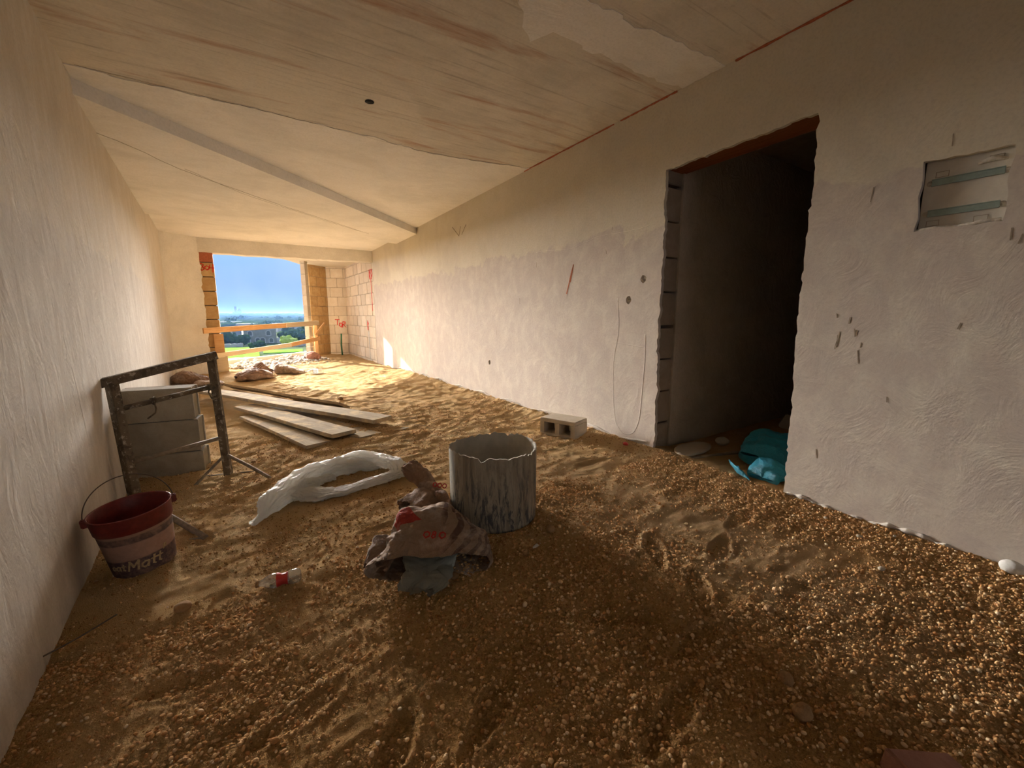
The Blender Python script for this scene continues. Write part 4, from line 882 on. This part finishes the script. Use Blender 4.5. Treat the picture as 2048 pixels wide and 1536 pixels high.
pebbles(40000, -1, 2.83, 1.9, 5.0, .003, .009, .35, 1, 'gravel', 'fine gravel over the middle of the sand')
# rubble heap on the balcony
n = 1500; u = rg.uniform(0, 1, n); v = np.abs(rg.normal(0, .30, n)); x = -.15 + 1.75 * u + v * .7; y = 10.75 + 1.55 * u - v * .75
hh = .10 * np.exp(-(v / .35) ** 2) * (.6 + .6 * np.abs(np.sin(u * 7))); s = .012 + .04 * rg.uniform(0, 1, n) ** 2.5
k = (y > 9.5); x, y, hh, s = x[k], y[k], hh[k], s[k]; n = len(x)
o = scatter('rubble_heap', x, y, hfull(x.copy(), y.copy()) + hh * rg.uniform(.2, 1, n) + s * .3, np.stack([s * rg.uniform(.8, 1.6, n), s, s * .6], 1), rg.uniform(-.6, .6, (n, 3)) * [1, 1, 6], rg.uniform(0, 1, n), M['rubble'], 1)
tag(o, 'pale rubble and plaster debris heaped along the balcony parapet', 'rubble', None, 'stuff')

# ================================================================ LANDSCAPE
GZ = -12.0
def land_mat():
    m = MT('distant_land', 1, 0, 0); v = m.vor(.022, 'F1', m.mp((1, .45, 1)), 'Color'); h = m.noise(.02, 5, .6)
    c = m.mix(v, (.045, .06, .03), (.11, .12, .07)); c = m.mix(m.ramp(h, (.45, 0), (.6, 1)), c, (.03, .05, .025)); m.col(c); return m.m
M['land'] = land_mat(); M['field'] = simple('green_field', (.13, .30, .035), 1, 0, 0, .4, 0, .2); M['tree'] = simple('tree_leaves', (.045, .08, .035), 1, 0, 0, .5, 0, 1.2)
M['bush'] = simple('bush_leaves', (.36, .48, .08), .9, 0, .1, .4, 0, 1.2); M['house'] = simple('farm_stone', (.20, .20, .20), .9, 0, .1, .3, 0, .6); M['hw'] = simple('white_wall', (.34, .34, .34), 1, 0, 0, .2, 0, .6)
M['glass'] = simple('dark_window', (.04, .05, .07), .3); M['road'] = simple('pale_track', (.55, .52, .46), .9, 0, .1, .2, 0, .5)
nx_, ny_ = 60, 90; yy = 25 * (3400 / 25) ** np.linspace(0, 1, ny_); XX = np.stack([np.linspace(-.75, .85, nx_) * y for y in yy]); YY = np.repeat(yy[:, None], nx_, 1)
ZZ = GZ + 2.5 * fbm(np.stack([XX.ravel() / 160, YY.ravel() / 160, XX.ravel() * 0], -1), 3).reshape(XX.shape) * sst(150, 500, YY) + 13.5 * sst(900, 3300, YY)
gd = grid_obj('ground', np.stack([XX, YY, ZZ], -1), M['land'], uv=False); tag(gd, kind='structure', label='farmland below the building')
def gz(y): return GZ + 13.5 * float(sst(900, 3300, np.array(float(y))))
def at(px, y):    # direction tangent for a bearing (x over y)
    return math.tan(R(33.2) + math.atan((px - 1024) / 863.0)) * y
for (p0, p1, y0, y1, lab) in ((400, 512, 158, 208, 'bright green field below the farmhouse on the left'), (520, 600, 172, 186, 'narrow green strip in front of the farmhouse')):
    o = prism('field', [(at(p0, y0) , y0), (at(p1, y0), y0), (at(p1, y1), y1), (at(p0, y1), y1)], GZ - .2, GZ + .25, M['field']); tag(o, lab, 'field')
for i, (p0, p1, y, h, lab) in enumerate(((425, 480, 214, 1.6, 'white rubble wall left of the farmhouse'), (552, 620, 205, 1.4, 'white rubble wall right of the farmhouse'), (560, 640, 262, 2.2, 'long white wall behind the yellow bush'), (430, 500, 420, 3.5, 'long white building edge far left'), (440, 470, 640, 7, 'distant white sheds'))):
    bm = bmesh.new(); n = 12
    for k in range(n):
        a = at(p0 + (p1 - p0) * k / n, y); b = at(p0 + (p1 - p0) * (k + 1) / n, y); box_bm(bm, ((a + b) / 2, y + 1.5 * math.sin(k * .8), gz(y) + h / 2), (b - a + .05, .8, h * (.8 + .3 * (k % 3) / 2)))
    o = from_bm('field_wall', bm, M['hw']); tag(o, lab, 'wall')
# farmhouse
def win_arch(parent, x, z, w, h, yf):
    bm = bmesh.new(); pts = [(-w / 2, 0), (w / 2, 0)] + [(w / 2 * math.cos(t), h - w / 2 + w / 2 * math.sin(t)) for t in np.linspace(0, math.pi, 9)]
    a = [bm.verts.new((x + p, yf, z + q)) for p, q in pts]; b = [bm.verts.new((x + p, yf + .3, z + q)) for p, q in pts]; bm.faces.new(a); n = len(a)
    for k in range(n): bm.faces.new((a[k], b[k], b[(k + 1) % n], a[(k + 1) % n]))
    f = from_bm('window', bm, M['glass'], parent)
    bm = bmesh.new(); pts2 = [(p * 1.35, q * 1.12 - .1) for p, q in pts]
    for (p, q), (p_, q_) in zip(pts2, pts2[1:] + pts2[:1]): 
        d = Vector((p_ - p, q_ - q)); box_bm(bm, (x + (p + p_) / 2, yf - .05, z + (q + q_) / 2), (d.length + .1, .25, .35), Matrix.Rotation(-math.atan2(d.y, d.x), 3, 'Y'))
    from_bm('window_surround', bm, M['hw'], f)
HY = 235; hx = at(517, HY); fh = empty('farmhouse', (hx, HY, GZ), R(4), label='two-storey grey stone farmhouse with pale arched window surrounds', cat='house')
box('house_wall', (0, 4, 3.3), (13.5, 8, 6.8), M['house'], fh, bev=0); box('parapet', (0, 0, 6.9), (13.7, .5, .4), M['hw'], fh, bev=0); box('side_wing', (-9, 4, 1.6), (6, 6, 3.4), M['house'], fh, bev=0); box('stair_wall', (8.4, 3, 1.2), (5, 4, 2.6), M['hw'], fh, bev=0)
for x, z, w, h in ((-4.2, 3.9, 1.5, 2.1), (3.4, 3.9, 1.5, 2.1), (-5.2, .6, 1.4, 2.0), (-1.2, .1, 1.6, 2.6), (.8, .1, 1.6, 2.6), (4.4, .5, 1.4, 2.0), (-9, .6, 1.5, 2)): win_arch(fh, x, z, w, h, -.06 if x > -8 else .95)
# far houses
hr = random.Random(31); HS = []
kinds = ['pale flat-roofed house among the distant trees', 'low grey farm shed among the distant trees', 'white cubic house on the far plain']
for i in range(26):
    y = hr.uniform(260, 900) if i < 14 else hr.uniform(900, 2300); px = hr.uniform(395, 690); w = hr.uniform(7, 16) * (1 + y / 1500); h = hr.uniform(3, 6) * (1 + y / 1800)
    HS.append((at(px, y), y, w * .8)); o = empty('house', (at(px, y), y, gz(y)), hr.uniform(-.4, .4), label=kinds[i % 3], cat='house', group='distant houses: ' + kinds[i % 3])
    box('house_wall', (0, 0, h / 2), (w, w * .7, h), M['hw'] if i % 3 != 1 else M['house'], o, bev=0); box('window', (-w * .2, -w * .35, h * .6), (w * .12, .2, h * .25), M['glass'], o, bev=0); box('window', (w * .2, -w * .35, h * .6), (w * .12, .2, h * .25), M['glass'], o, bev=0)
ch_ = empty('church', (at(475, 2600), 2600, gz(2600)), label='distant church with tower and dome on the skyline', cat='church')
box('nave', (0, 0, 10), (40, 40, 20), M['house'], ch_, bev=0); box('tower', (-6, 0, 28), (10, 10, 40), M['house'], ch_, bev=0)
bm = bmesh.new(); lathe_bm(bm, [(11, 18), (11, 24), (9, 31), (4, 36), (.5, 39)], 20, None, Matrix.Translation((10, 0, 0))); from_bm('dome', bm, M['house'], ch_)
# trees: three crown shapes shared
def crown(seed, r=1):
    bm = bmesh.new(); rr2 = random.Random(seed)
    for k in range(7):
        c = Vector((rr2.uniform(-.6, .6), rr2.uniform(-.6, .6), rr2.uniform(.5, 1.3))); bmesh.ops.create_icosphere(bm, subdivisions=2, radius=rr2.uniform(.4, .65), matrix=Matrix.Translation(c))
    P = np.array([v.co[:] for v in bm.verts]); n = fbm(P * 4 + seed, 2)
    for v, a in zip(bm.verts, n): v.co *= (1 + .45 * a)
    me = bpy.data.meshes.new('crown'); bm.to_mesh(me); bm.free(); me.materials.append(M['tree']); return me
crowns = [crown(k) for k in (1, 2, 3)]; crb = crown(9); crb.materials.clear(); crb.materials.append(M['bush'])
tkm = None; bm = bmesh.new(); lathe_bm(bm, [(.12, -.3), (.08, .4), (.05, .9)], 8); tkm = bpy.data.meshes.new('trunk'); bm.to_mesh(tkm); bm.free(); tkm.materials.append(M['plankd'])
def tree(px, y, s, me, label, group):
    t = empty('tree', (at(px, y), y, gz(y)), hr.uniform(0, 6), label=label, cat='tree', group=group)
    c = link(bpy.data.objects.new('crown', me), t); c.scale = (s, s, s * hr.uniform(.7, 1)); k = link(bpy.data.objects.new('trunk', tkm), t); k.scale = (s, s, s)
placed = []
for i in range(900):
    if len(placed) > 105: break
    u = hr.random(); y = 262 + 900 * u ** 1.5; px = hr.uniform(380, 700); sz = hr.uniform(1.8, 4.0) * (1 + y / 900); X_ = at(px, y)
    if any(math.hypot(X_ - a, y - b) < (sz + c) * 1.15 for a, b, c in placed + HS): continue
    placed.append((X_, y, sz)); near_ = y < 330; tree(px, y, sz, crowns[i % 3], 'dark green tree in the fields around the farmhouse' if near_ else 'small dark tree on the plain towards the horizon', 'trees around the farmhouse' if near_ else 'trees on the far plain')
for px, y, s in ((428, 222, 3.4), (452, 226, 3.6), (480, 224, 3.0), (566, 240, 3.4), (604, 238, 4.0), (512, 200, 2.4), (500, 196, 1.8)): tree(px, y, s, crowns[int(px) % 3], 'dark green tree in the fields around the farmhouse', 'trees around the farmhouse')
tree(566, 218, 2.8, crb, 'left round yellow-green bush right of the farmhouse', 'yellow-green bushes'); tree(580, 216, 3.0, crb, 'right round yellow-green bush right of the farmhouse', 'yellow-green bushes')
n = 2600; yv = 420 + 2700 * rg.uniform(0, 1, n) ** 1.3; xv = rg.uniform(-.10, .30, n) * yv; s = rg.uniform(2.5, 6, n) * (1 + yv / 1600)
o = scatter('distant_woodland', xv, yv, np.array([gz(a) for a in yv]) + s * .3, np.stack([s * 1.6, s, s * .7], 1), rg.uniform(0, .2, (n, 3)), rg.uniform(0, 1, n), M['tree'], 2); tag(o, 'hedges and woodland too far away to tell apart', 'woodland', None, 'stuff')
# haze over the plain
hz = bpy.data.materials.new('haze'); hz.use_nodes = True; t_ = hz.node_tree; t_.nodes.clear(); ho = t_.nodes.new('ShaderNodeOutputMaterial'); vs = t_.nodes.new('ShaderNodeVolumeScatter'); vs.inputs['Density'].default_value = .0014; vs.inputs['Color'].default_value = (.024, .046, .100, 1); vs.inputs['Anisotropy'].default_value = 0
t_.links.new(vs.outputs[0], ho.inputs['Volume']); hz.cycles.homogeneous_volume = True
o = prism('haze', [(-40, 90), (110, 90), (1300, 3300), (-900, 3300)], GZ - 3, 22, hz); tag(o, 'thin blue haze over the plain', 'haze', None, 'stuff')
